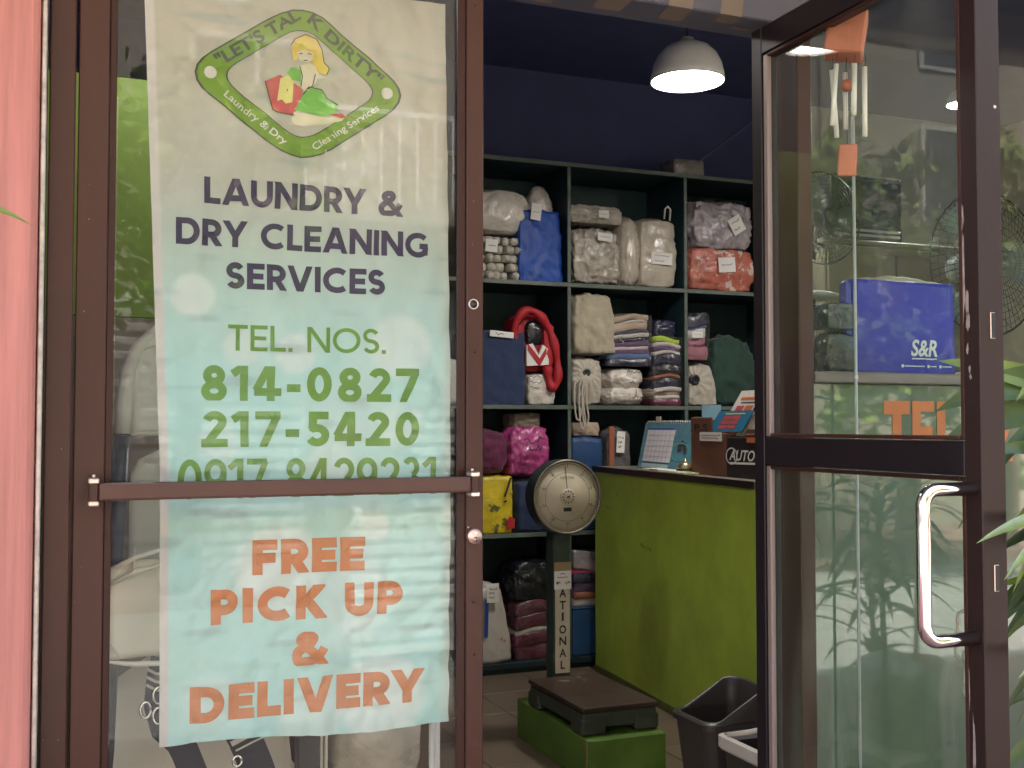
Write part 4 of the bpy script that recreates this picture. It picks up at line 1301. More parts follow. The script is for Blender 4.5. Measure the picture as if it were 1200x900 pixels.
# ================================================================== COUNTER
CA, CB = Vector((2.93, 3.50)), Vector((2.77, 1.62))
ct_dir = (CB - CA).normalized()
ct_n = Vector((-ct_dir.y, ct_dir.x))
if ct_n.x < 0:
    ct_n = -ct_n
CL = (CB - CA).length


def cpt(s, o, z):
    """counter frame: s metres along the face from its far end, o metres behind the face"""
    p = CA + ct_dir * s + ct_n * o
    return Vector((p.x, p.y, z))


def cbox_bm(bm, s0, s1, o0, o1, z0, z1, bev=.003):
    n0 = set(bm.verts)
    vs = bx(bm, s0, s1, o0, o1, z0, z1, bev)
    for v in [v for v in bm.verts if v not in n0]:
        v.co = cpt(v.co.x, v.co.y, v.co.z)


def cbox(name, s0, s1, o0, o1, z0, z1, mat, parent, bev=.003):
    bm = bmesh.new()
    cbox_bm(bm, s0, s1, o0, o1, z0, z1, bev)
    bmesh.ops.recalc_face_normals(bm, faces=bm.faces)
    return obj(name, bm, mat, parent)


LIME = M("lime_green_paint", (0.45, 0.61, 0.075), .42, 0, .20, 2.6, .05, 12, wear=(.30, .41, .05), wear_amt=.02, wear_scale=7)
cn_ = thing('counter', 'lime green painted service counter with a dark edged top', 'counter', cpt(CL / 2, .3, 0))
sp_panel = cbox('side_panel', 0, CL, 0, .03, 0.001, 1.175, LIME, cn_)
for ln_, w_ in (([(.66, .815), (.72, .80), (.80, .795)], .020), ([(.34, 1.08), (.345, 1.05)], .012), ([(.18, .978), (.26, .975)], .008)):
    strokes('scuff_mark', lambda u, v: cpt(u, -.0012, v), [ln_], w_, M('scuffed_paint', (.33, .46, .058), .6, 0, .4, 30), sp_panel)
cbox('kick_strip', 0.002, CL - .002, -.006, -.0005, 0.002, .045, M('dirty_kick_strip', (.10, .12, .03), .6, 0, .5, 12), cn_, bev=.002)
cbox('end_panel', CL - .03, CL - .001, .031, .58, 0.001, 1.175, LIME, cn_)
cbox('end_panel', 0.001, .03, .031, .58, 0.001, 1.175, LIME, cn_)
cbox('back_panel', 0, CL, .581, .60, 0.001, 1.175, LIME, cn_)
ctop = cbox('counter_top', -.01, CL + .012, -.012, .62, 1.176, 1.205, M("counter_top_laminate", (.20, .18, .14), .35, 0, .25, 6), cn_)
cbox('edge_strip', -.011, CL + .013, -.0165, -.0125, 1.174, 1.207, BLACK, ctop, bev=.001)
CT = 1.206
# things on the counter: (s grows towards the door)
SO = lambda X, Y: ((Vector((X, Y)) - CA).dot(ct_dir), (Vector((X, Y)) - CA).dot(ct_n))
# calendar
PIC = M("calendar_picture", (0.10, 0.26, 0.33), .35, 0, .35, 12)
cal = thing('desk_calendar', 'tent desk calendar with a month page and blue sea picture', 'calendar', cpt(.6, .2, CT))
cs0, cs1 = .34, 1.00


def cal_pt(u, v, off=0.0):     # u along the board, v up the sloping board
    tilt = .055
    return cpt(cs0 + u, .125 + tilt * v / .25 - off, CT + .002 + v)


def cal_sheet(name, u0, u1, v0, v1, off, mat, parent, th=.002):
    bm = bmesh.new()
    q = [(u0, v0), (u1, v0), (u1, v1), (u0, v1)]
    f = [bm.verts.new(cal_pt(u, v, off)) for u, v in q]
    b = [bm.verts.new(cal_pt(u, v, off - th)) for u, v in q]
    bm.faces.new(f); bm.faces.new(b[::-1])
    for i in range(4):
        bm.faces.new((f[i], b[i], b[(i + 1) % 4], f[(i + 1) % 4]))
    bmesh.ops.recalc_face_normals(bm, faces=bm.faces)
    return obj(name, bm, mat, parent)


brd = cal_sheet('front_board', 0, cs1 - cs0, .0, .255, 0, PIC, cal, .003)
bm = bmesh.new()
q = [cal_pt(0, .255), cal_pt(cs1 - cs0, .255), cpt(cs1, .27, CT + .002), cpt(cs0, .27, CT + .002)]
f = [bm.verts.new(p) for p in q]; b = [bm.verts.new(p + Vector((.003, 0, 0))) for p in q]
bm.faces.new(f); bm.faces.new(b[::-1])
for i in range(4):
    bm.faces.new((f[i], b[i], b[(i + 1) % 4], f[(i + 1) % 4]))
obj('back_board', bm, PAPER, cal)
bm = bmesh.new()
bm.faces.new([bm.verts.new(p) for p in (cal_pt(-.001, 0), cal_pt(-.001, .254), cpt(cs0 - .001, .27, CT + .002))])
obj('side_flap', bm, M("cream_card", (.55, .48, .42), .6), cal)
pg = cal_sheet('month_page', .055, .405, .040, .215, .004, M("calendar_page", (.68, .66, .68), .6, 0, .04), cal)
cal_sheet('page_header', .055, .405, .2155, .224, .0045, C_BLUE, pg)
for k in range(1, 7):
    cal_sheet('grid_line', .055 + .35 * k / 7 - .001, .055 + .35 * k / 7 + .001, .042, .213, .0052, M("grid_ink", (.28, .27, .36), .6), pg, .0006)
for k in range(1, 6):
    cal_sheet('grid_line', .057, .403, .040 + .175 * k / 6 - .0006, .040 + .175 * k / 6 + .0006, .0056, MATS["grid_ink"], pg, .0006)
cal_sheet('strip', .06, .40, .006, .03, .006, M("pale_blue_print", (.42, .55, .60), .5), cal)
for k in range(22):
    u = .03 + k * .028
    tube('spiral_ring', [cal_pt(u, .245, .004), cal_pt(u, .262, .003), cal_pt(u, .264, -.006), cal_pt(u, .25, -.012)], .0022, M("spiral_wire", (.5, .5, .5), .3, .6), cal, 5)
bm = bmesh.new()
for (u, v, w, h) in ((.47, .10, .05, .05), (.50, .13, .03, .03), (.53, .11, .035, .04), (.55, .09, .03, .03)):
    bm.faces.new([bm.verts.new(cal_pt(a, c, .0015)) for a, c in ((u, v), (u + w, v), (u + w, v + h), (u, v + h))])
obj('picture_boat', bm, M("boat_print", (.06, .05, .05), .5), brd)
bm = bmesh.new()
ring = [[bm.verts.new(cal_pt(.51 + r_ * 2.1 * math.cos(a * math.pi / 12), .10 + r_ * math.sin(a * math.pi / 12) * .95, .0022)) for a in range(24)] for r_ in (.052, .045)]
for i in range(24):
    bm.faces.new((ring[0][i], ring[0][(i + 1) % 24], ring[1][(i + 1) % 24], ring[1][i]))
obj('picture_ring', bm, M("teal_print", (.10, .42, .42), .5), brd)
# paper clip tab on the calendar
bm = bmesh.new()
a_, b_ = cal_pt(.14, .262), cal_pt(.21, .292)
cbox('clip_tab', cs0 + .14, cs0 + .20, .178, .182, CT + .258, CT + .290, M("cream_tab", (.55, .52, .42), .5), cal, bev=.001)
bm.free()
# bell and papers
bs, bo = SO(2.915, 2.44)
bl_ = thing('counter_bell', 'small brass counter bell in front of the calendar', 'bell', cpt(bs, .075, CT + .012))
bc = cpt(bs, .075, CT + .0135)
BR = M("bell_brass", (.42, .36, .20), .3, .8, .15, 9)
lathe('base', [(.046, 0), (.046, .006), (.02, .009), (0, .009)], bc, BLACK, bl_, 'z', 24)
lathe('dome', [(.043, .010), (.042, .022), (.034, .036), (.018, .046), (.006, .049), (.006, .058), (0, .060)], bc, BR, bl_, 'z', 24)
tb = thing('booklet_stack', 'pair of thin booklets with a red mark under the calendar edge', 'booklet', cpt(.95, .06, CT))
cbox('booklet', .62, 1.18, .008, .115, CT + .0002, CT + .0065, M("booklet_cover", (.50, .52, .30), .5), tb, bev=.001)
cbox('booklet', .66, 1.10, .012, .105, CT + .0067, CT + .0125, PAPER, tb, bev=.001)
cbox('red_mark', .76, .86, .0105, .0118, CT + .0068, CT + .0122, C_RED, tb, bev=0)
# brown box, black box, brochures
BRB = M("brown_cardboard", (0.13, 0.05, 0.028), .6, 0, .15, 6, .05, 40)
s0, _ = SO(2.937, 2.405); s1, _ = SO(2.906, 2.04)
sp_ = (s1 - s0)
bb = thing('donation_box', 'brown cardboard box marked P.S. holding brochures on the counter', 'box', cpt(s0 + sp_ / 2, .2, CT))
cbox('front_panel', s0, s1, .09, .098, CT, 1.410, BRB, bb)
cbox('side_panel', s0, s0 + .006, .0985, .30, CT, 1.490, BRB, bb)
cbox('side_panel', s1 - .006, s1, .0985, .30, CT, 1.408, BRB, bb)
cbox('back_panel', s0, s1, .3005, .308, CT, 1.500, BRB, bb)
cbox('front_flap', s0, s0 + sp_ * .62, .0895, .0945, 1.4105, 1.487, BRB, bb)
cbox('paper_label', s0 + sp_ * .28, s1 - sp_ * .10, .0875, .0893, 1.372, 1.415, PAPER, bb, bev=0)
rr = random.Random(31)
strokes('label_print', lambda u, v: cpt(u, .0868, v), [scribble(s0 + sp_ * .31, s1 - sp_ * .14, 1.400, .008, 24, rr), scribble(s0 + sp_ * .33, s1 - sp_ * .2, 1.386, .006, 20, rr)], .004, C_RUST, bb)
text_obj('lettering', 'P.S', (s0 + sp_ * .12, s0 + sp_ * .50, 1.420, 1.455), lambda u, v: cpt(u, .0885, v), INK, bb)
kb = thing('black_box', 'black cardboard box with white script lettering beside the brown box', 'box', cpt(s1 + .15, .2, CT))
cbox('body', s1 + .004, s1 + .33, .092, .30, CT, 1.392, M("black_cardboard", (.014, .014, .016), .4), kb, bev=.004)
text_obj('lettering', 'AUTO', (s1 + .03, s1 + .27, 1.285, 1.335), lambda u, v: cpt(u, .0908, v), PAPER, kb, bold=.02, shear=.3)
strokes('underline', lambda u, v: cpt(u, .0908, v), [[(s1 + .04, 1.272), (s1 + .30, 1.276)]], .010, PAPER, kb)
bm = bmesh.new()
rg = [[bm.verts.new(cpt(s1 + .055 + r_ * 1.4 * math.cos(a * math.pi / 12), .0902, 1.305 + r_ * math.sin(a * math.pi / 12))) for a in range(24)] for r_ in (.040, .034)]
for i in range(24):
    bm.faces.new((rg[0][i], rg[0][(i + 1) % 24], rg[1][(i + 1) % 24], rg[1][i]))
obj('wheel_mark', bm, PAPER, kb)
box_o = cbox('orange_corner', s1 + .20, s1 + .31, .0885, .0905, 1.370, 1.392, ORANGEP, kb, bev=0)
# brochures leaning out of the box
def brochure(i, label, s_a, z_a, ln, wd, th, m_, tilt, o_):
    t = thing('brochure', label, 'brochure', cpt(s_a, o_, z_a), 'brochures leaning in the brown box')
    def pt(u, v, off=0):
        return cpt(s_a + v * math.sin(tilt) + u, o_ - off + v * .10, z_a + v * math.cos(tilt))
    bm = bmesh.new()
    q = [(0, 0), (wd, 0), (wd, ln), (0, ln)]
    f = [bm.verts.new(pt(u, v)) for u, v in q]; b = [bm.verts.new(pt(u, v, -th)) for u, v in q]
    bm.faces.new(f); bm.faces.new(b[::-1])
    for k in range(4):
        bm.faces.new((f[k], b[k], b[(k + 1) % 4], f[(k + 1) % 4]))
    bmesh.ops.recalc_face_normals(bm, faces=bm.faces)
    c = obj('cover', bm, m_, t)
    return t, pt, c


def quad(name, pt, u0, u1, v0, v1, off, m_, parent):
    bm = bmesh.new()
    bm.faces.new([bm.verts.new(pt(u, v, off)) for u, v in ((u0, v0), (u1, v0), (u1, v1), (u0, v1))])
    return obj(name, bm, m_, parent)


BLUEP = M("brochure_blue", (.03, .17, .30), .35); WHP = M("brochure_white", (.66, .60, .55), .4); ORP = M("brochure_orange", (.55, .16, .05), .4)
t, pt, c = brochure(0, 'white brochure with orange title and food pictures, tallest in the box', s0 + .26, 1.43, .245, .32, .004, WHP, .75, .118)
quad('title', pt, .04, .30, .185, .203, .001, ORP, c); quad('subtitle', pt, .06, .28, .165, .172, .001, INK, c)
for k, m_ in enumerate((REDP, ORANGEP, C_DARK)):
    quad('food_picture', pt, .04 + k * .085, .11 + k * .085, .105, .150, .001, m_, c)
t, pt, c = brochure(1, 'blue brochure with red pictures, foremost in the box', s0 + .17, 1.418, .135, .33, .004, BLUEP, .75, .100)
quad('title', pt, .08, .27, .112, .120, .001, YEL, c)
for a in range(2):
    for b2 in range(3):
        quad('picture', pt, .08 + a * .085, .155 + a * .085, .02 + b2 * .029, .044 + b2 * .029, .001, REDP, c)
t, pt, c = brochure(2, 'pale blue slip standing at the far side of the box', s0 - .02, 1.475, .075, .20, .002, M("pale_blue_slip", (.25, .45, .55), .5), -.1, .16)
t, pt, c = brochure(3, 'stack of pale brochures fanned at the near side of the box', s0 + .43, 1.40, .15, .06, .012, M("pale_pages", (.45, .42, .36), .6), .75, .108)
for k in range(4):
    quad('page_edge', pt, .012 + k * .012, .014 + k * .012, .0, .15, .001, M("page_shadow_line", (.15, .12, .1), .6), c)

# ================================================================== SCALE
bxw = thing('wooden_plinth', 'green painted wooden box under the platform scale', 'box', (2.16, 2.0, 0))
WG = M("dark_green_wood", (0.10, 0.19, 0.028), .5, 0, .3, 5, .1, 30, wear=(.22, .18, .10), wear_amt=-.03, wear_scale=11)
box('body', 1.98, 2.34, 1.65, 2.40, 0.001, .176, WG, bxw, bev=.004)
box('front_batten', 1.983, 2.337, 1.642, 1.6495, .012, .172, WG, bxw, bev=.002)
box('chipped_corner', 1.976, 1.9795, 1.648, 1.66, .02, .172, M("bare_wood", (.30, .20, .11), .7), bxw, bev=.001)
sc = thing('platform_scale', 'old platform scale with a big round dial on a tall column', 'scale', (2.15, 2.0, .178))
SCM = M("dark_grey_green_iron", (0.050, 0.060, 0.042), .5, .1, .3, 8, .1, 30, wear=(.16, .17, .12), wear_amt=.03, wear_scale=12)
ZP = .178
bm = bmesh.new()
pts0 = [(1.972, 1.70), (2.335, 1.70), (2.335, 2.26), (1.972, 2.26)]
bx(bm, 1.984, 2.326, 1.696, 2.256, ZP + .026, ZP + .094, .008)
for (xa, ya) in ((1.980, 1.692), (2.226, 1.692), (1.980, 2.145), (2.226, 2.145)):
    bx(bm, xa - .004, xa + .108, ya - .002, ya + .12, ZP, ZP + .07, .010)
obj('base', bm, SCM, sc)
box('platform_plate', 1.978, 2.330, 1.690, 2.262, ZP + .096, ZP + .116, M("rusty_plate", (0.060, 0.036, 0.025), .5, .2, .4, 6, .15, 40, wear=(.20, .20, .16), wear_amt=.10, wear_scale=5), sc, bev=.005, seg=2)
bm = bmesh.new()
bx(bm, 2.110, 2.198, 2.272, 2.36, ZP, .95, .006)
obj('column', bm, M("column_green", (0.05, 0.075, 0.058), .5, .2, .4, 14, wear=(.14, .15, .11), wear_amt=.02, wear_scale=14), sc)
lp = box('name_strip', 2.117, 2.191, 2.2685, 2.2715, .305, .70, M("cream_name_strip", (0.52, 0.46, 0.34), .5, 0, .12, 12), sc, bev=.001)
stn = lambda u, v: (u, 2.2675, v)
for s, z in (('A', .672), ('T', .6165), ('I', .5635), ('O', .505), ('N', .452), ('A', .397), ('L', .343)):
    w = {'I': .005, 'L': .011, 'T': .016}.get(s, .0175)
    text_obj('lettering', s, (2.154 - w, 2.154 + w, z - .0195, z + .0195), stn, INK, lp, bold=.02)
stk_ = box('sticker', 2.111, 2.197, 2.2655, 2.2672, .69, .775, PAPER, sc, bev=0)
strokes('sticker_print', lambda u, v: (u, 2.2648, v), [scribble(2.14, 2.165, .76, .008, 9, rr), scribble(2.125, 2.18, .745, .004, 15, rr), scribble(2.12, 2.14, .72, .02, 14, rr), scribble(2.165, 2.190, .72, .02, 14, rr)], .0025, INK, stk_)
box('tan_strip', 2.111, 2.197, 2.2655, 2.2672, .777, .815, M("brown_tape", (.30, .22, .12), .5), sc, bev=0)
DC = (2.163, 2.24, 1.118)
lathe('dial_housing', [(0, .13), (.12, .128), (.158, .115), (.171, .09), (.173, .0), (.172, -.008), (.164, -.012), (.162, -.004), (0, -.004)], DC, M("dial_housing_paint", (.035, .05, .045), .4, .3, .2, 8), sc, 'y', 56)
DF = lathe('dial_face', [(.1605, -.0045), (.1605, -.0075), (0, -.0075)], DC, M("cream_dial", (.50, .45, .34), .5, 0, .12, 8), sc, 'y', 56)
yd = DC[1] - .0086
dp = lambda u, v: (DC[0] + u, yd, DC[2] + v)
DINK = M("dial_ink", (.05, .04, .025), .6)
lines = []
for k in range(100):
    a = 2 * math.pi * k / 100
    r0 = .137 if k % 10 == 0 else (.142 if k % 5 == 0 else .146)
    lines.append([(r0 * math.sin(a), r0 * math.cos(a)), (.151 * math.sin(a), .151 * math.cos(a))])
strokes('tick_marks', dp, lines, .0020, DINK, DF)
for r_ in (.153, .112):
    strokes('dial_ring', dp, [[(r_ * math.cos(a * math.pi / 32), r_ * math.sin(a * math.pi / 32)) for a in range(65)]], .0016, DINK, DF)
text_obj('lettering', 'NATIONAL', (-.036, .036, .082, .096), dp, DINK, DF)
strokes('maker_plate', lambda u, v: (DC[0] + u, yd - .0004, DC[2] + v), [[(-.02, -.058), (.02, -.058)]], .018, INK, DF)
for k, ch in enumerate(('10', '20', '30', '40', '50', '60', '70', '80', '90')):
    a = 2 * math.pi * (k + 1) / 10
    text_obj('numeral', ch, (.124 * math.sin(a) - .008, .124 * math.sin(a) + .008, .124 * math.cos(a) - .006, .124 * math.cos(a) + .006), dp, DINK, DF)
hub = lathe('hub', [(.038, 0), (.038, -.006), (.034, -.009), (0, -.009)], (DC[0], yd - .0005, DC[2]), MATS["cream_dial"], sc, 'y', 28)
strokes('hub_marks', lambda u, v: (DC[0] + u, yd - .0108, DC[2] + v), [[(.022 * math.cos(a), .022 * math.sin(a)), (.031 * math.cos(a), .031 * math.sin(a))] for a in [k * math.pi / 6 for k in range(12)]] + [[(-.008, -.004), (.009, .006)], [(-.006, .006), (.006, -.007)]], .005, DINK, hub)
strokes('needle', lambda u, v: (DC[0] + u, yd - .0013, DC[2] + v), [[(-.002, .03), (-.012, .140)]], .0035, INK, sc)
lathe('glass_rim', [(.162, -.010), (.172, -.010), (.172, -.014), (.162, -.014)], DC, M("rim_metal", (.22, .20, .16), .4, .6), sc, 'y', 56, ring=True)

# ================================================================== BINS
def rrect(cx, cy, hx, hy, r, n=5):
    out = []
    for sx, sy, a0 in ((1, 1, 0), (-1, 1, 90), (-1, -1, 180), (1, -1, 270)):
        for k in range(n + 1):
            a = R(a0 + 90 * k / n)
            out.append((cx + sx * (hx - r) + r * math.cos(a), cy + sy * (hy - r) + r * math.sin(a)))
    return out


def loft(bm, rings):
    V = [[bm.verts.new(p) for p in r_] for r_ in rings]
    n = len(V[0])
    for i in range(len(V) - 1):
        for k in range(n):
            bm.faces.new((V[i][k], V[i][(k + 1) % n], V[i + 1][(k + 1) % n], V[i + 1][k]))
    return V


GBIN = M("charcoal_bin_plastic", (0.055, 0.047, 0.044), .42, 0, .1, 6)
tb_ = thing('waste_bin', 'charcoal plastic waste bin with a curved open top beside the counter', 'bin', (2.29, 1.14, 0))
BX, BY_ = 2.29, 1.14
def ring_at(hx, hy, z, r=.05, f=None):
    return [(x, y, (z if f is None else f(x, y))) for x, y in rrect(BX, BY_, hx, hy, r)]
bm = bmesh.new()
V = loft(bm, [ring_at(.105, .10, 0.002), ring_at(.142, .130, .350), ring_at(.152, .140, .353), ring_at(.152, .140, .372), ring_at(.138, .126, .372), ring_at(.100, .096, .012)])
bm.faces.new(V[0][::-1]); bm.faces.new(V[-1])
bmesh.ops.recalc_face_normals(bm, faces=bm.faces)
obj('body', bm, GBIN, tb_, smooth=False)
wav = lambda x, y: .377 + .105 * (1 / (1 + math.exp(-((x - BX) * 1.0) / .030)))
bm = bmesh.new()
V = loft(bm, [ring_at(.147, .135, .3735), ring_at(.140, .128, 0, f=wav), ring_at(.134, .122, 0, f=lambda x, y: wav(x, y) + .003), ring_at(.127, .115, 0, f=lambda x, y: wav(x, y) - .004), ring_at(.127, .115, .3735)])
bmesh.ops.recalc_face_normals(bm, faces=bm.faces)
obj('curved_lid', bm, GBIN, tb_, smooth=True)
box('price_tag', 2.215, 2.240, 1.002, 1.005, .285, .335, PAPER, tb_, bev=0)
wb = thing('white_bin', 'white rimmed waste bin beside the charcoal bin at the door', 'bin', (2.275, .78, 0))
BX, BY_ = 2.275, .78
bm = bmesh.new()
V = loft(bm, [ring_at(.11, .11, 0.002, .03), ring_at(.135, .135, .345, .03), ring_at(.128, .128, .345, .03), ring_at(.105, .105, .01, .03)])
bm.faces.new(V[0][::-1]); bm.faces.new(V[-1])
bmesh.ops.recalc_face_normals(bm, faces=bm.faces)
obj('body', bm, M("dark_bin_body", (.05, .045, .04), .5), wb)
bm = bmesh.new()
V = loft(bm, [ring_at(.142, .142, .325, .03), ring_at(.150, .150, .335, .03), ring_at(.150, .150, .372, .03), ring_at(.136, .136, .378, .03), ring_at(.130, .130, .3465, .03)])
bmesh.ops.recalc_face_normals(bm, faces=bm.faces)
obj('rim', bm, WHITEPL, wb, smooth=False)
tube('handle', [(2.14, .87, .38), (2.18, .81, .40), (2.26, .75, .43), (2.34, .71, .45)], .010, WHITEPL, wb, 8)

# ================================================================== BEHIND THE CLOSED DOOR
HC = M("ivory_plastic", (0.80, 0.71, 0.60), .35, 0, .06, 4)
NAVYT = M("navy_tube", (0.035, 0.04, 0.06), .35, .3)
HCX = .33
hc = thing('high_chair', 'ivory plastic folding high chair with navy legs behind the door glass', 'high chair', (.33, .35, 0))


def shell(name, cx, yb, z0, z1, w, depth, top_r, mat, parent, th=.008, lean=0.0, bow=.05):
    """an upright curved plastic shell with rounded top corners, open to the front"""
    bm = bmesh.new()
    nu, nv = 16, 14
    F_, B_ = [], []
    for j in range(nv + 1):
        t = j / nv
        z = z0 + (z1 - z0) * t
        dz = z1 - z
        hw = w / 2
        if dz < top_r:
            hw = w / 2 - top_r + math.sqrt(max(0, top_r ** 2 - (top_r - dz) ** 2))
        fr_, bk = [], []
        for i in range(nu + 1):
            s = -1 + 2 * i / nu
            y = yb + lean * t - bow * s * s * (1 if depth > 0 else -1)
            fr_.append(bm.verts.new((cx + hw * s, y, z)))
            bk.append(bm.verts.new((cx + (hw - .002) * s, y + th, z)))
        F_.append(fr_); B_.append(bk)
    for j in range(nv):
        for i in range(nu):
            bm.faces.new((F_[j][i], F_[j][i + 1], F_[j + 1][i + 1], F_[j + 1][i]))
            bm.faces.new((B_[j][i + 1], B_[j][i], B_[j + 1][i], B_[j + 1][i + 1]))
        for a in (0, nu):
            bm.faces.new((F_[j][a], B_[j][a], B_[j + 1][a], F_[j + 1][a]))
    for j in (0, nv):
        for i in range(nu):
            bm.faces.new((F_[j][i], F_[j][i + 1], B_[j][i + 1], B_[j][i]))
    bmesh.ops.recalc_face_normals(bm, faces=bm.faces)
    return obj(name, bm, mat, parent, smooth=True)


shell('backrest', .335, .34, 1.43, 1.695, .38, 1, .12, HC, hc)
tube('back_rim', [(.128, .30, 1.43), (.131, .30, 1.50), (.140, .30, 1.58), (.160, .30, 1.635), (.205, .305, 1.682), (.27, .31, 1.70), (.34, .31, 1.704), (.42, .31, 1.70), (.48, .305, 1.67), (.515, .30, 1.61), (.53, .30, 1.43)],
     [.019, .019, .018, .014, .008, .008, .008, .008, .012, .018, .019], HC, hc, 12)
tube('back_rib', [(.158, .298, 1.622), (.22, .31, 1.648), (.34, .315, 1.66), (.46, .31, 1.645)], .004, HC, hc, 6)
box('back_rail', .145, .52, .295, .312, 1.425, 1.436, HC, hc, bev=.003)
for x0, x1 in ((.126, .10), (.53, .55)):
    tube('leg', [(x0, .30, 1.425), ((x0 + x1) / 2, .33, 1.05), (x1, .36, .61), (x1 - .01, .40, 0.01)], .019, NAVYT, hc, 12)
    tube('tape_band', [(x0 * .35 + x1 * .65, .3385, .93 + .27), (x0 * .38 + x1 * .62, .3367, 1.225)], .0205, M("tan_band", (.48, .38, .25), .5), hc, 12) if x0 < .3 else None
shell('seat_back', .335, .44, .92, 1.40, .37, 1, .09, HC, hc, bow=.03)
shell('seat_shell', .325, .38, .10, .905, .45, 1, .10, HC, hc, bow=.06, lean=.03)
# tray standing upright in front
tr_ = shell('tray', .27, .185, .935, 1.15, .355, 1, .03, HC, hc, bow=.025)
for z_, dz_, r_ in ((1.142, .036, .005), (1.110, .036, .0045)):
    tube('tray_rim', [(.092, .152, z_ - .012), (.15, .150, z_ + .016), (.20, .150, z_ + .030), (.27, .150, z_ + .036), (.34, .150, z_ + .030), (.446, .152, z_ - .012)], r_, HC, tr_, 8)
tube('tray_rim', [(.092, .152, 1.135), (.091, .152, .935), (.15, .147, .926), (.27, .147, .922), (.39, .147, .926), (.447, .152, .935), (.447, .152, 1.135)], .006, HC, tr_, 8)
for x_ in (.148, .27, .39):
    box('tray_rib', x_ - .002, x_ + .002, .148, .170, 1.122, 1.168, HC, tr_, bev=.0008)
tube('tray_brace', [(.095, .152, .985), (.125, .150, .94)], .003, HC, tr_, 6)
# harness
STRAP = cloth("navy_webbing", (0.030, 0.030, 0.045)); STRIPE = cloth("white_webbing", (.55, .50, .45))


def strip(name, pts, w, mat, parent, th=.006):
    """flat webbing through pts, lying in the x-z plane"""
    bm = bmesh.new()
    P = [Vector(p) for p in pts]
    F_, B_ = [], []
    for i, p in enumerate(P):
        t = (P[min(i + 1, len(P) - 1)] - P[max(i - 1, 0)])
        n = Vector((-t.z, 0, t.x)).normalized() * w / 2
        F_.append((bm.verts.new(p + n), bm.verts.new(p - n)))
        q = p + Vector((0, th, 0))
        B_.append((bm.verts.new(q + n), bm.verts.new(q - n)))
    for i in range(len(P) - 1):
        bm.faces.new((F_[i][0], F_[i][1], F_[i + 1][1], F_[i + 1][0]))
        bm.faces.new((B_[i][1], B_[i][0], B_[i + 1][0], B_[i + 1][1]))
        for s in (0, 1):
            bm.faces.new((F_[i][s], B_[i][s], B_[i + 1][s], F_[i + 1][s]))
    bm.faces.new((F_[0][0], B_[0][0], B_[0][1], F_[0][1])); bm.faces.new((F_[-1][0], F_[-1][1], B_[-1][1], B_[-1][0]))
    bmesh.ops.recalc_face_normals(bm, faces=bm.faces)
    return obj(name, bm, mat, parent)


hs = thing('harness', 'navy webbing harness with white stripes and metal buckles below the banner', 'harness', (.28, .22, .6))
strip('strap', [(.215, .20, .925), (.205, .195, .88), (.20, .192, .82), (.215, .192, .765), (.26, .195, .72)], .05, STRAP, hs)
for k in range(3):
    strip('stripe', [(.180, .1885, .905 - k * .018), (.20, .1875, .893 - k * .018), (.235, .1885, .885 - k * .018)], .006, STRIPE, hs, .002)
for c_ in ((.178, .815), (.205, .845), (.205, .80)):
    tube('buckle', [(c_[0] + .011 * math.cos(a), .183, c_[1] + .018 * math.sin(a)) for a in [k * math.pi / 8 for k in range(17)]], .0035, SILVER, hs, 8)
strip('strap', [(.235, .16, .775), (.262, .158, .72), (.285, .157, .66), (.30, .157, .60)], .06, STRAP, hs)
strip('strap', [(.365, .16, .79), (.392, .158, .74), (.42, .157, .67), (.45, .157, .58)], .075, STRAP, hs)
strip('stripe', [(.362, .1545, .728), (.40, .1535, .745), (.432, .1545, .757)], .012, STRIPE, hs, .002)
strip('stripe', [(.372, .1545, .712), (.41, .1535, .728), (.435, .1545, .737)], .004, STRIPE, hs, .002)
tube('buckle', [(.375 + .010 * math.cos(a), .150, .690 + .012 * math.sin(a)) for a in [k * math.pi / 6 for k in range(13)]], .003, SILVER, hs, 6)
strip('end_tab', [(.455, .150, .655), (.475, .149, .64)], .03, STRIPE, hs)
# post, sack, pipes
tag(box('wooden_post', .533, .587, .25, .30, 0.001, 1.55, M("slate_wood", (.07, .065, .065), .6, 0, .3, 9, stretch=(1, 1, .1)), None, bev=.003), 'slate grey wooden post behind the lower edge of the banner', 'post')
ib = thing('ivory_board', 'ivory plastic board standing behind the wooden post', 'board', (.61, .37, 0))
box('panel', .592, .612, .33, .36, .001, .80, HC, ib, bev=.003)
box('lip', .613, .622, .325, .36, .001, .79, HC, ib, bev=.002)
tb2 = thing('plastic_sack', 'bulging translucent sack of laundry under the banner beside white pipes', 'sack', (.76, .5, .42))
blob('body', .625, .905, .34, .72, .40, .86, mat=plastic("milky_sack", (.48, .42, .35), .15, .4), parent=tb2, e=.6, amp=.07, fold=.06, seed=80)
st = thing('stool', 'ivory stool carrying the plastic sack', 'stool', (.77, .55, 0))
box('seat', .64, .90, .40, .70, .37, .398, HC, st, bev=.008, seg=2)
for x_, y_ in ((.66, .42), (.88, .42), (.66, .68), (.88, .68)):
    tube('leg', [(x_, y_, .369), (x_, y_, .001)], .014, HC, st, 8)
for i_, (x_, r_) in enumerate(((.852, .007), (.864, .006), (.882, .011))):
    tag(tube('plastic_pipe', [(x_, .2 + .03 * i_, .001), (x_, .2 + .03 * i_, [.80, .78, 1.02][i_])], r_, M("white_pvc", (.62, .57, .54), .35), None, 10),
        ['slim white pipe at the left of the bundle beside the door stile', 'thinnest white pipe in the middle of the bundle beside the door stile', 'thick white pipe at the right of the bundle beside the door stile'][i_], 'pipe', 'white pipes standing behind the door')

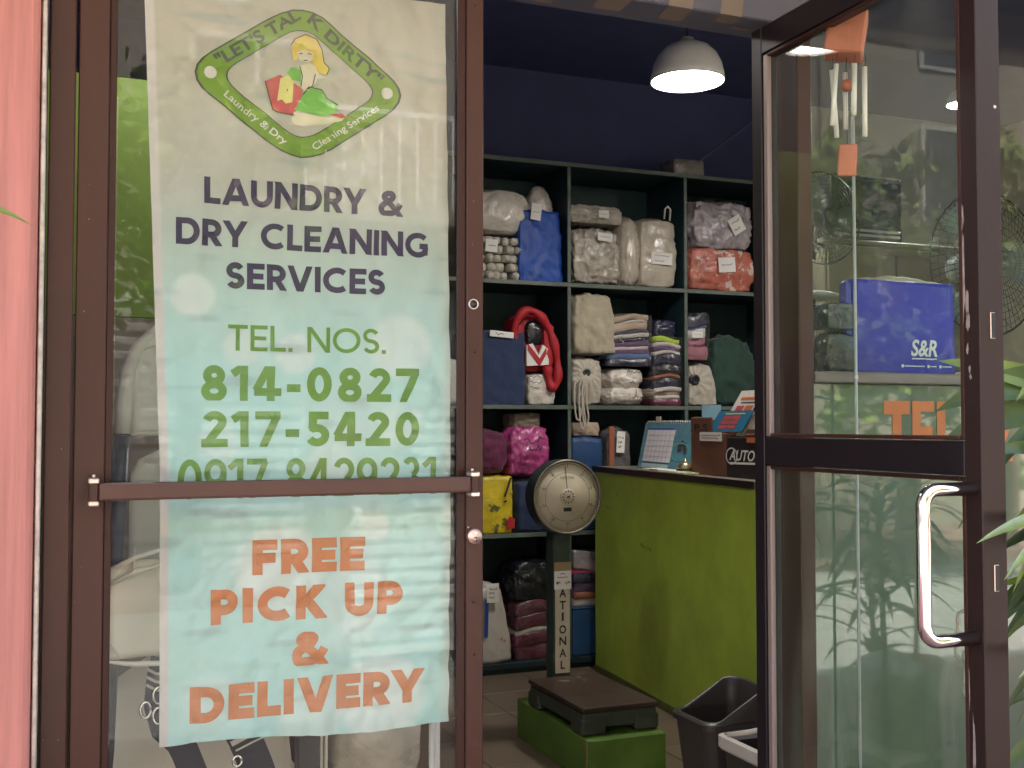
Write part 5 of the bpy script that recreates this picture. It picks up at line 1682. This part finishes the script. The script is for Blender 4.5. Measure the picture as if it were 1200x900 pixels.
# ================================================================== BEHIND THE SHOP WINDOW
WC = 1.601
BLU = M("royal_blue_insulated", (0.014, 0.018, 0.48), .42, 0, .10, 5, .25, 18)
BLU2 = M("royal_blue_side", (0.045, 0.06, 0.42), .42, 0, .10, 5, .25, 18)
sr = thing('cooler_bag', 'royal blue insulated shopping bag printed S&R in the window', 'bag', (2.37, .33, WC))
blob('body', 2.182, 2.582, .25, .290, WC, 1.893, mat=BLU, parent=sr, e=.07, amp=.02, fold=.015, ffreq=3, seed=90, n=18)
blob('side_gusset', 2.166, 2.186, .256, .288, WC, 1.885, mat=BLU2, parent=sr, e=.10, amp=.03, fold=.02, seed=91)
sp2 = lambda u, v: (u, .2475, v)
WPR = M("white_print", (.78, .78, .80), .5)
text_obj('lettering', 'S&R', (2.402, 2.505, 1.660, 1.712), sp2, WPR, sr, bold=.025, shear=.2)
rr = random.Random(77)
strokes('small_print', sp2, [scribble(2.405, 2.502, 1.653, .003, 30, rr)], .004, WPR, sr)
for a_, b_2 in ((2.37, 2.455), (2.47, 2.50), (2.517, 2.56)):
    strokes('small_print', sp2, [[(a_ - .005, 1.630), (a_ + .003, 1.630)]], .009, WPR, sr)
    strokes('small_print', sp2, [[(a_ + .006, 1.630), (b_2, 1.630)]], .003, WPR, sr)
tag(obj('dark_bag', blob_bm(1.985, 2.11, .12, .20, WC, 1.72, e=.5, amp=.08, fold=.08, seed=92), C_BLACK, None, smooth=True), 'dark crumpled bag left of the blue cooler bag in the window', 'bag')
tag(obj('folded_cloth', blob_bm(1.985, 2.11, .115, .195, 1.721, 1.80, e=.3, amp=.08, fold=.06, seed=93), C_DARK, None, smooth=True), 'folded dark cloth on top of the dark bag in the window', 'cloth')
tag(obj('foil_roll', blob_bm(2.24, 2.58, .300, .320, WC, 1.915, e=.2, amp=.03, fold=.05, seed=94), M("cream_foil", (.62, .55, .40), .3, .2, .2, 9, .4, 30), None, smooth=True), 'cream foil lined board standing behind the blue cooler bag', 'board')


def fan(name, label, cx, cy, cz, r, base_z, panel=True):
    t = thing('electric_fan', label, 'fan', (cx, cy, base_z), 'electric fans in the shop')
    WIRE = M("fan_wire", (.03, .03, .032), .4, .4)
    bm = bmesh.new()
    for k in range(64):
        a = 2 * math.pi * k / 64
        pts = []
        for q in range(6):
            s = q / 5
            pts.append((cx + r * s * math.cos(a + .25 * s), cy - .06 * (1 - s * s) - .02, cz + r * s * math.sin(a + .25 * s)))
        tube_into(bm, pts, .0011, 4, False)
    obj('front_grille', bm, WIRE, t)
    bm = bmesh.new()
    for rr_ in (r, r * .9, r * .8, r * .7, r * .6, r * .5, r * .4, r * .3):
        s = rr_ / r
        tube_into(bm, [(cx + rr_ * math.cos(a), cy - .06 * (1 - s * s) - .02, cz + rr_ * math.sin(a)) for a in [2 * math.pi * k / 40 for k in range(41)]], .004 if s > .95 else .0011, 4, False)
    obj('grille_ring', bm, WIRE, t)
    bm = bmesh.new()
    for k in range(30):
        a = 2 * math.pi * k / 30
        tube_into(bm, [(cx + r * s * math.cos(a), cy + .05 * (1 - s * s), cz + r * s * math.sin(a)) for s in (.25, .6, 1)], .0011, 4, False)
    obj('rear_grille', bm, WIRE, t)
    lathe('centre_badge', [(.035, 0), (.033, -.006), (0, -.008)], (cx, cy - .082, cz), M('fan_badge', (.05, .055, .06), .4), t, 'y', 20)
    lathe('motor', [(0, .14), (.045, .13), (.055, .08), (.05, .03), (0, .03)], (cx, cy, cz), M("fan_plastic", (.35, .36, .36), .4), t, 'y', 20)
    for k in range(3):
        a0 = 2 * math.pi * k / 3
        bm = bmesh.new()
        rows = []
        for s in (.2, .5, .8, .92):
            rows.append([bm.verts.new((cx + r * s * math.cos(a0 + b2), cy - .01 + .03 * b2, cz + r * s * math.sin(a0 + b2))) for b2 in (-.42, -.14, .14, .42)])
        for i in range(3):
            for j in range(3):
                bm.faces.new((rows[i][j], rows[i][j + 1], rows[i + 1][j + 1], rows[i + 1][j]))
        obj('blade', bm, M("fan_blade", (.10, .13, .14), .3), t, smooth=True)
    tube('neck', [(cx, cy + .085, cz), (cx, cy + .09, cz - r * .6), (cx, cy + .06, base_z + .03)], .016, MATS["fan_plastic"], t, 10)
    lathe('base', [(.11, 0), (.11, .018), (.06, .032), (0, .034)], (cx, cy + .05, base_z), MATS["fan_plastic"], t, 'z', 24)
    return t


fan('electric_fan', 'desk fan with a dark wire cage behind the blue cooler bag', 2.945, .50, 2.005, .25, WC)
# pale control plate on a second fan
ft = thing('fan_control', 'pale fan control plate with a round knob at the right edge', 'control plate', (3.03, .30, WC))
pls = [(2.955, 2.10), (3.10, 2.125), (3.10, 2.00), (3.02, 1.995), (2.985, 2.03)]
poly_prism('plate', pls, .30, .325, M("pale_grey_plate", (.50, .50, .45), .4), ft, .003)
kn = lathe('knob', [(.022, 0), (.022, -.012), (.018, -.016), (0, -.016)], (3.035, .2995, 2.048), WHITEPL, ft, 'y', 20)
strokes('knob_marks', lambda u, v: (u, .2985, v), [[(3.035 + .027 * math.cos(a), 2.048 + .027 * math.sin(a)), (3.035 + .032 * math.cos(a), 2.048 + .032 * math.sin(a))] for a in [k * .7 for k in range(9)]], .004, INK, ft)
strokes('script', lambda u, v: (u, .2985, v), [scribble(2.975, 3.03, 2.088, .012, 8, rr)], .003, INK, ft)
tube('post', [(3.05, .34, 2.0), (3.05, .36, WC + .02)], .018, MATS["fan_plastic"], ft, 10)
lathe('foot', [(.07, 0), (.07, .015), (.02, .022), (0, .022)], (3.05, .36, WC), MATS["fan_plastic"], ft, 'z', 20)
# television on a cabinet further back
cabm = M("cabinet_wood", (.20, .17, .12), .5, 0, .2, 8, stretch=(.2, 1, 1))
cb = thing('cabinet', 'plain wooden cabinet carrying the television behind the window', 'cabinet', (3.5, 2.0, 0))
box('carcass', 3.25, 4.05, 1.75, 2.2, 0.001, 2.29, cabm, cb, bev=.004)
box('top', 3.23, 4.07, 1.73, 2.22, 2.291, 2.315, cabm, cb, bev=.004)
for x0, x1 in ((3.26, 3.645), (3.655, 4.04)):
    d_ = box('cabinet_door', x0, x1, 1.735, 1.7495, .05, 2.25, cabm, cb, bev=.003)
    box('handle', (x1 - .05 if x0 < 3.4 else x0 + .035), (x1 - .035 if x0 < 3.4 else x0 + .05), 1.72, 1.7345, 1.8, 1.95, SILVER, d_, bev=.002)
tv = thing('television', 'boxy old television with silver speaker strips behind the window', 'television', (3.55, 1.95, 2.316))
box('housing', 3.33, 3.75, 1.80, 2.15, 2.318, 2.64, BLACK, tv, bev=.012, seg=2)
box('screen', 3.365, 3.715, 1.795, 1.7995, 2.40, 2.61, M("tv_screen", (.012, .018, .016), .12), tv, bev=.002)
for z_ in (2.345, 2.368):
    box('speaker_strip', 3.35, 3.73, 1.794, 1.7995, z_, z_ + .012, M("silver_strip", (.5, .5, .5), .35, .4), tv, bev=.001)
fan('electric_fan', 'wall side fan left of the television seen through the glass', 3.03, 1.50, 2.345, .20, 2.0)
fb = thing('fan_stand', 'tall narrow stand under the fan left of the television', 'stand', (3.03, 1.56, 0))
# stand for that fan stays behind the counter's end
tube('pole', [(3.03, 1.56, .02), (3.03, 1.56, 1.999)], .018, BLACK, fb, 10)
lathe('foot', [(.12, 0.001), (.12, .016), (.03, .026), (0, .026)], (3.03, 1.56, 0), BLACK, fb, 'z', 24)

# ================================================================== WIND CHIME
CHW = M("terracotta_wood", (0.50, 0.155, 0.075), .5, 0, .15, 10, stretch=(1, 1, .15))
wcx, wcy = 1.752, -.27
wc = thing('wind_chime', 'wooden wind chime with pale tubes hanging in front of the shop window', 'wind chime', (wcx, wcy, 2.05))
tilt = Matrix.Rotation(R(-40), 3, 'Z') @ Matrix.Rotation(R(9), 3, 'Y')
bm = bmesh.new()
bx(bm, wcx - .045, wcx + .045, wcy - .045, wcy + .045, 2.344, 2.449, .004, rot=tilt)
obj('wooden_top', bm, CHW, wc)
tube('hanging_cord', [(wcx + .01, wcy, 2.449), (wcx + .008, wcy, 3.36)], .0016, BLACK, wc, 5)
for i, (dx, dy, L_, tl) in enumerate(((-.050, -.01, .150, .09), (-.032, .03, .165, -.08), (-.012, -.03, .125, .03), (.012, .035, .14, .0), (.026, -.02, .170, .01))):
    x = wcx + dx + .012
    tb = tube('chime_tube', [(x, wcy + dy, 2.318), (x - tl * L_, wcy + dy, 2.318 - L_)], .0062, M("pale_chime", (.80, .74, .62), .35, .1), wc, 10)
    tube('string', [(x, wcy + dy, 2.316), (x + .003, wcy + dy, 2.347)], .0008, BLACK, tb, 4)
tube('centre_string', [(wcx, wcy, 2.35), (wcx, wcy, 2.11)], .0008, BLACK, wc, 4)
lathe('striker', [(0, 0), (.014, 0), (.016, .012), (.014, .024), (0, .024)], (wcx + .004, wcy, 2.262), CHW, wc, 'z', 14)
box('wind_paddle', wcx - .022, wcx + .022, wcy - .004, wcy + .004, 2.052, 2.130, CHW, wc, bev=.003, rot=Matrix.Rotation(R(-36), 3, 'Z') @ Matrix.Rotation(R(3), 3, 'Y'))

# ================================================================== PLANTS
def leaf_m(name, c, trans=.25):
    m = M(name, c, .38, 0, .25, 16, .05, 60, stretch=(1, 1, 1))
    return m


LEAF = leaf_m("dracaena_leaf", (0.060, 0.105, 0.020)); LEAF2 = leaf_m("young_leaf", (0.15, 0.21, 0.035)); LEAF3 = leaf_m("dark_leaf", (0.028, 0.055, 0.014))


def blade_bm(bm, p0, d0, length, width, droop, fold=.25, n=10, twist=0.0):
    p = Vector(p0)
    d = Vector(d0).normalized()
    side = d.cross(Vector((0, 0, 1)))
    if side.length < 1e-3:
        side = Vector((1, 0, 0))
    side.normalize()
    side = Matrix.Rotation(twist, 3, d) @ side
    rows = []
    for i in range(n + 1):
        t = i / n
        w = width * (math.sin(math.pi * min(1, t * .86 + .14)) ** .8) * (1 - t ** 4) / 2
        up = side.cross(d).normalized()
        rows.append((bm.verts.new(p + side * w + up * w * fold), bm.verts.new(p), bm.verts.new(p - side * w + up * w * fold)))
        p = p + d * (length / n)
        d = (d + Vector((0, 0, -droop / n))).normalized()
        side = (side - d * side.dot(d)).normalized()
    for i in range(n):
        for k in (0, 1):
            bm.faces.new((rows[i][k], rows[i][k + 1], rows[i + 1][k + 1], rows[i + 1][k]))


def plant(label, x, y, h, n, rng, specials=(), pot=True, ll=(.30, .48), skip=None, base_h=0.0):
    t = thing('potted_plant', label, 'plant', (x, y, -.004))
    if pot:
        lathe('pot', [(.09, 0), (.13, .22), (.14, .23), (.14, .25), (.125, .25), (.115, .21), (0, .21)], (x, y, -.003), M("clay_pot", (.28, .12, .07), .7), t, 'z', 24)
    st_ = [(x, y, .20), (x + .01, y + .01, h * .5), (x - .005, y, h)]
    tube('stem', st_, [.014, .011, .007], M("plant_stem", (.16, .13, .07), .7), t, 8)
    for k in range(n):
        a = k * 2.4 + rng.uniform(-.3, .3)
        f = .45 + .55 * k / n
        d = Vector((math.cos(a), math.sin(a), rng.uniform(.15, .8)))
        if skip and skip(a):
            continue
        bm = bmesh.new()
        blade_bm(bm, (x + .008 * math.cos(a), y + .008 * math.sin(a), base_h + (h - base_h) * f), d, rng.uniform(*ll), rng.uniform(.035, .052), rng.uniform(.9, 1.9), twist=rng.uniform(-.3, .3))
        obj('leaf', bm, rng.choice((LEAF, LEAF, LEAF2, LEAF3)), t, smooth=True)
    for (p, d, L_, w, dr_, m_) in specials:
        bm = bmesh.new()
        blade_bm(bm, p, d, L_, w, dr_)
        obj('leaf', bm, m_, t, smooth=True)
    return t


def long_leaf(t, p0, p1, lift, width, m_, face=(-.45, -.85, .3), n=12):
    """a strap leaf from p0 to its tip p1, arching up by lift, its blade turned towards face"""
    p0, p1, fc = Vector(p0), Vector(p1), Vector(face).normalized()
    bm = bmesh.new()
    rows = []
    pts = []
    for i in range(n + 1):
        t_ = i / n
        pts.append(p0.lerp(p1, t_) + Vector((0, 0, lift * 4 * t_ * (1 - t_))))
    for i in range(n + 1):
        t_ = i / n
        d = (pts[min(i + 1, n)] - pts[max(i - 1, 0)]).normalized()
        sd_ = d.cross(fc).normalized()
        w = width / 2 * (.35 + .65 * math.sin(math.pi * min(1, t_ * 1.15) ** .8) if t_ < .87 else 0)
        w = width / 2 * max(0.0, (t_ * 4.5) ** .6 if t_ < .22 else 1 - ((t_ - .22) / .78) ** 2.2)
        up = sd_.cross(d).normalized()
        rows.append((bm.verts.new(pts[i] + sd_ * w + up * w * .3), bm.verts.new(pts[i]), bm.verts.new(pts[i] - sd_ * w + up * w * .3)))
    for i in range(n):
        for k in (0, 1):
            bm.faces.new((rows[i][k], rows[i][k + 1], rows[i + 1][k + 1], rows[i + 1][k]))
    return obj('leaf', bm, m_, t, smooth=True)


PX, PY = 2.16, -.62
dp_ = plant('leafy dracaena with long green blades beside the open door', PX, PY, 1.50, 30, random.Random(4), (), base_h=.75, ll=(.22, .36), skip=lambda a: math.cos(a) < -.2)
for p0, p1, lf, w_, m_ in [
        ((PX - .01, PY + .01, 1.50), (1.855, -.45, 1.597), .015, .062, LEAF2), ((PX - .01, PY + .01, 1.53), (1.845, -.45, 1.48), .035, .085, LEAF), ((PX - .01, PY + .01, 1.50), (1.850, -.45, 1.400), .03, .090, LEAF),
        ((PX, PY, 1.52), (1.98, -.62, 1.33), .06, .050, LEAF), ((PX, PY, 1.48), (1.90, -.66, 1.25), .05, .045, LEAF3), ((PX, PY, 1.55), (1.93, -.60, 1.50), .06, .045, LEAF2),
        ((PX - .02, PY - .02, 1.24), (1.535, -.88, 1.235), .030, .034, LEAF2), ((PX - .02, PY - .02, 1.24), (1.60, -.88, 1.165), .045, .036, LEAF2), ((PX - .02, PY - .02, 1.26), (1.74, -.80, 1.31), .02, .034, LEAF),
        ((PX - .02, PY - .02, 1.20), (1.76, -.78, 1.00), .08, .045, LEAF), ((PX - .02, PY - .02, 1.16), (1.86, -.70, .96), .07, .045, LEAF3), ((PX - .02, PY - .02, .96), (1.63, -.88, .985), .03, .038, LEAF2),
        ((PX, PY, 1.42), (1.92, -.64, 1.13), .07, .05, LEAF), ((PX, PY, 1.05), (1.84, -.72, .88), .05, .045, LEAF)]:
    long_leaf(dp_, p0, p1, lf, w_, m_)
rg2 = random.Random(18)
for k in range(26):
    z_ = .72 + .85 * k / 26 + rg2.uniform(-.04, .04)
    tipx, tipy = rg2.uniform(1.80, 1.98), rg2.uniform(-.80, -.48)
    long_leaf(dp_, (PX - .01, PY, z_), (tipx, tipy, z_ + rg2.uniform(-.30, .06)), rg2.uniform(.03, .09), rg2.uniform(.022, .040), rg2.choice((LEAF, LEAF, LEAF3, LEAF2)), face=(-.5 + rg2.uniform(-.4, .4), -.8, rg2.uniform(-.1, .6)))
tag(obj('rice_sack', blob_bm(2.62, 3.02, -.98, -.70, -.004, .62, e=.45, amp=.10, fold=.08, seed=97, n=20), M("cream_sackcloth", (.55, .52, .40), .7, 0, .15, 8, .3, 40), None, smooth=True), 'cream sack standing on the pavement beside the bushy plant', 'sack')
plant('bushy potted plant on the pavement in front of the green panel', 2.62, -.62, 1.25, 30, random.Random(21), base_h=.5, ll=(.25, .4))
tag(tube('twine', [(1.80 + .035 * math.cos(a * 1.1) + .01 * math.sin(a * 3), -.60 + .02 * math.sin(a * .7), 1.02 - .012 * a + .05 * math.sin(a)) for a in [k * .35 for k in range(40)]], .004, M("jute_twine", (.45, .38, .27), .8), None, 6), 'loose coil of pale twine tied among the dracaena leaves', 'twine')
plant('bushy potted plant on the pavement further right', 3.1, -1.25, 1.1, 34, random.Random(9))
plant('tall potted plant standing at the kerb opposite the shop window', 4.1, -2.1, 1.7, 44, random.Random(10), base_h=.4)
plant('slim potted plant in front of the salmon wall', -.42, -.42, 1.72, 16, random.Random(11),
      (), base_h=.9, ll=(.16, .26), skip=lambda a: math.cos(a) > -.1)
long_leaf([o for o in bpy.data.objects if o.get('label', '').startswith('slim potted')][0], (-.42, -.42, 1.70), (-.053, -.40, 1.787), .075, .034, LEAF2, face=(.2, -.9, .4))

# ================================================================== ACROSS THE STREET (seen as reflections in the glass)
OW = M("opposite_render", (0.27, 0.235, 0.18), .85, 0, .12, 1)
op = thing('opposite_building', 'pale rendered building with balcony and shutters across the street', 'building', (3, -10, 0))
box('wall', -14, 18, -14, -10.0, -.1, 8.6, OW, op, bev=0)
WIN = M("opposite_window", (.03, .035, .04), .15)
OF = M("opposite_frame", (.45, .42, .38), .6)
for fl_, z0 in enumerate((4.2, 6.6)):
    for k in range(7):
        x0 = -9 + k * 3.4
        w_ = box('window', x0, x0 + 1.5, -9.995, -9.96, z0, z0 + 1.6, OF, op, bev=.01)
        for c_ in range(2):
            box('pane', x0 + .08 + c_ * .70, x0 + .72 + c_ * .70, -9.959, -9.945, z0 + .08, z0 + 1.52, WIN, w_, bev=0)
b_ = box('balcony_slab', 1.2, 9.0, -9.995, -8.7, 3.55, 3.75, OW, op, bev=.02)
RW = M("white_railing", (.72, .70, .66), .5)
box('rail', 1.2, 9.0, -8.76, -8.72, 4.70, 4.76, RW, b_, bev=.005)
for k in range(40):
    box('baluster', 1.25 + k * .198, 1.275 + k * .198, -8.755, -8.73, 3.752, 4.699, RW, b_, bev=0)
SHU = M("roller_shutter", (.48, .48, .46), .5, .1)
for k in range(3):
    x0 = -5.5 + k * 4.6
    s_ = box('shutter', x0, x0 + 3.4, -9.99, -9.95, 0, 2.9, SHU, op, bev=0)
    for q in range(19):
        box('slat', x0 + .02, x0 + 3.38, -9.949, -9.90, .04 + q * .15, .13 + q * .15, SHU, s_, bev=.01)
box('opposite_pavement', -20, 22, -10.0, -7.2, -.098, 0.02, PAVE, kind='structure', bev=.01)
TREEL = M("street_tree_leaf", (.10, .17, .025), .5, 0, .35, 2); TREEL2 = M("street_tree_leaf_light", (.20, .26, .04), .5, 0, .3, 2)
BARK = M("bark", (.14, .10, .07), .9, 0, .3, 8, .4, 20)


def tree(label, x, y, h, r, seed):
    rg_ = random.Random(seed)
    t = thing('street_tree', label, 'tree', (x, y, -.1))
    tr2 = tube('trunk', [(x, y, -.1), (x + .1, y, h * .3), (x, y + .05, h * .6), (x + .1, y, h * .85)], [.14, .11, .08, .03], BARK, t, 10)
    for k in range(7):
        a = k * 2.4
        tube('limb', [(x + .05, y, h * (.35 + .05 * k)), (x + r * .6 * math.cos(a), y + r * .6 * math.sin(a), h * (.5 + .05 * k))], [.05, .015], BARK, tr2, 6)
    cl_ = [(Vector((x + rg_.gauss(0, r * .45), y + rg_.gauss(0, r * .45), h * .68 + rg_.gauss(0, r * .38))), rg_.uniform(.25, .55)) for _ in range(34)]
    for m_, nme in ((TREEL, 'crown'), (TREEL2, 'crown_tips')):
        bm = bmesh.new()
        for c_, rr_ in cl_:
            for _ in range(60 if nme == 'crown' else 26):
                v = Vector((rg_.gauss(0, 1), rg_.gauss(0, 1), rg_.gauss(0, 1))).normalized() * rr_ * rg_.uniform(.4, 1.05)
                p = c_ + v
                d = Vector((rg_.gauss(0, 1), rg_.gauss(0, 1), rg_.gauss(-.3, .6))).normalized()
                s = d.cross(Vector((rg_.gauss(0, 1), rg_.gauss(0, 1), rg_.gauss(0, 1)))).normalized()
                L_ = rg_.uniform(.10, .2); w_ = L_ * .4
                bm.faces.new([bm.verts.new(q) for q in (p, p + d * L_ * .5 + s * w_, p + d * L_, p + d * L_ * .5 - s * w_)])
        o_ = obj(nme, bm, m_, t)


tree('leafy street tree opposite the closed door', .9, -7.4, 5.4, 1.5, 1)
tree('dense added tree darkening the reflection in the right shop window', 8.0, -6.6, 4.4, 1.6, 2)  # this and the next two trees are added so the window reflects dark green
tree('broad tree added furthest right to darken the window reflection', 10.4, -7.6, 4.8, 1.8, 3)
tree('low tree added between the two right hand trees to darken the reflection', 9.4, -5.9, 3.4, 1.4, 4)
# slatted barrier on the far side of the road
rb = thing('slatted_barrier', 'low white barrier of horizontal slats across the road', 'barrier', (2.4, -4.5, -.1))
for x in (1.75, 2.35, 2.95):
    box('post', x - .03, x + .03, -4.56, -4.50, -.1, .92, RW, rb, bev=.004)
for q in range(10):
    box('slat', 1.70, 3.0, -4.499, -4.475, -.02 + q * .092, .035 + q * .092, RW, rb, bev=.004)
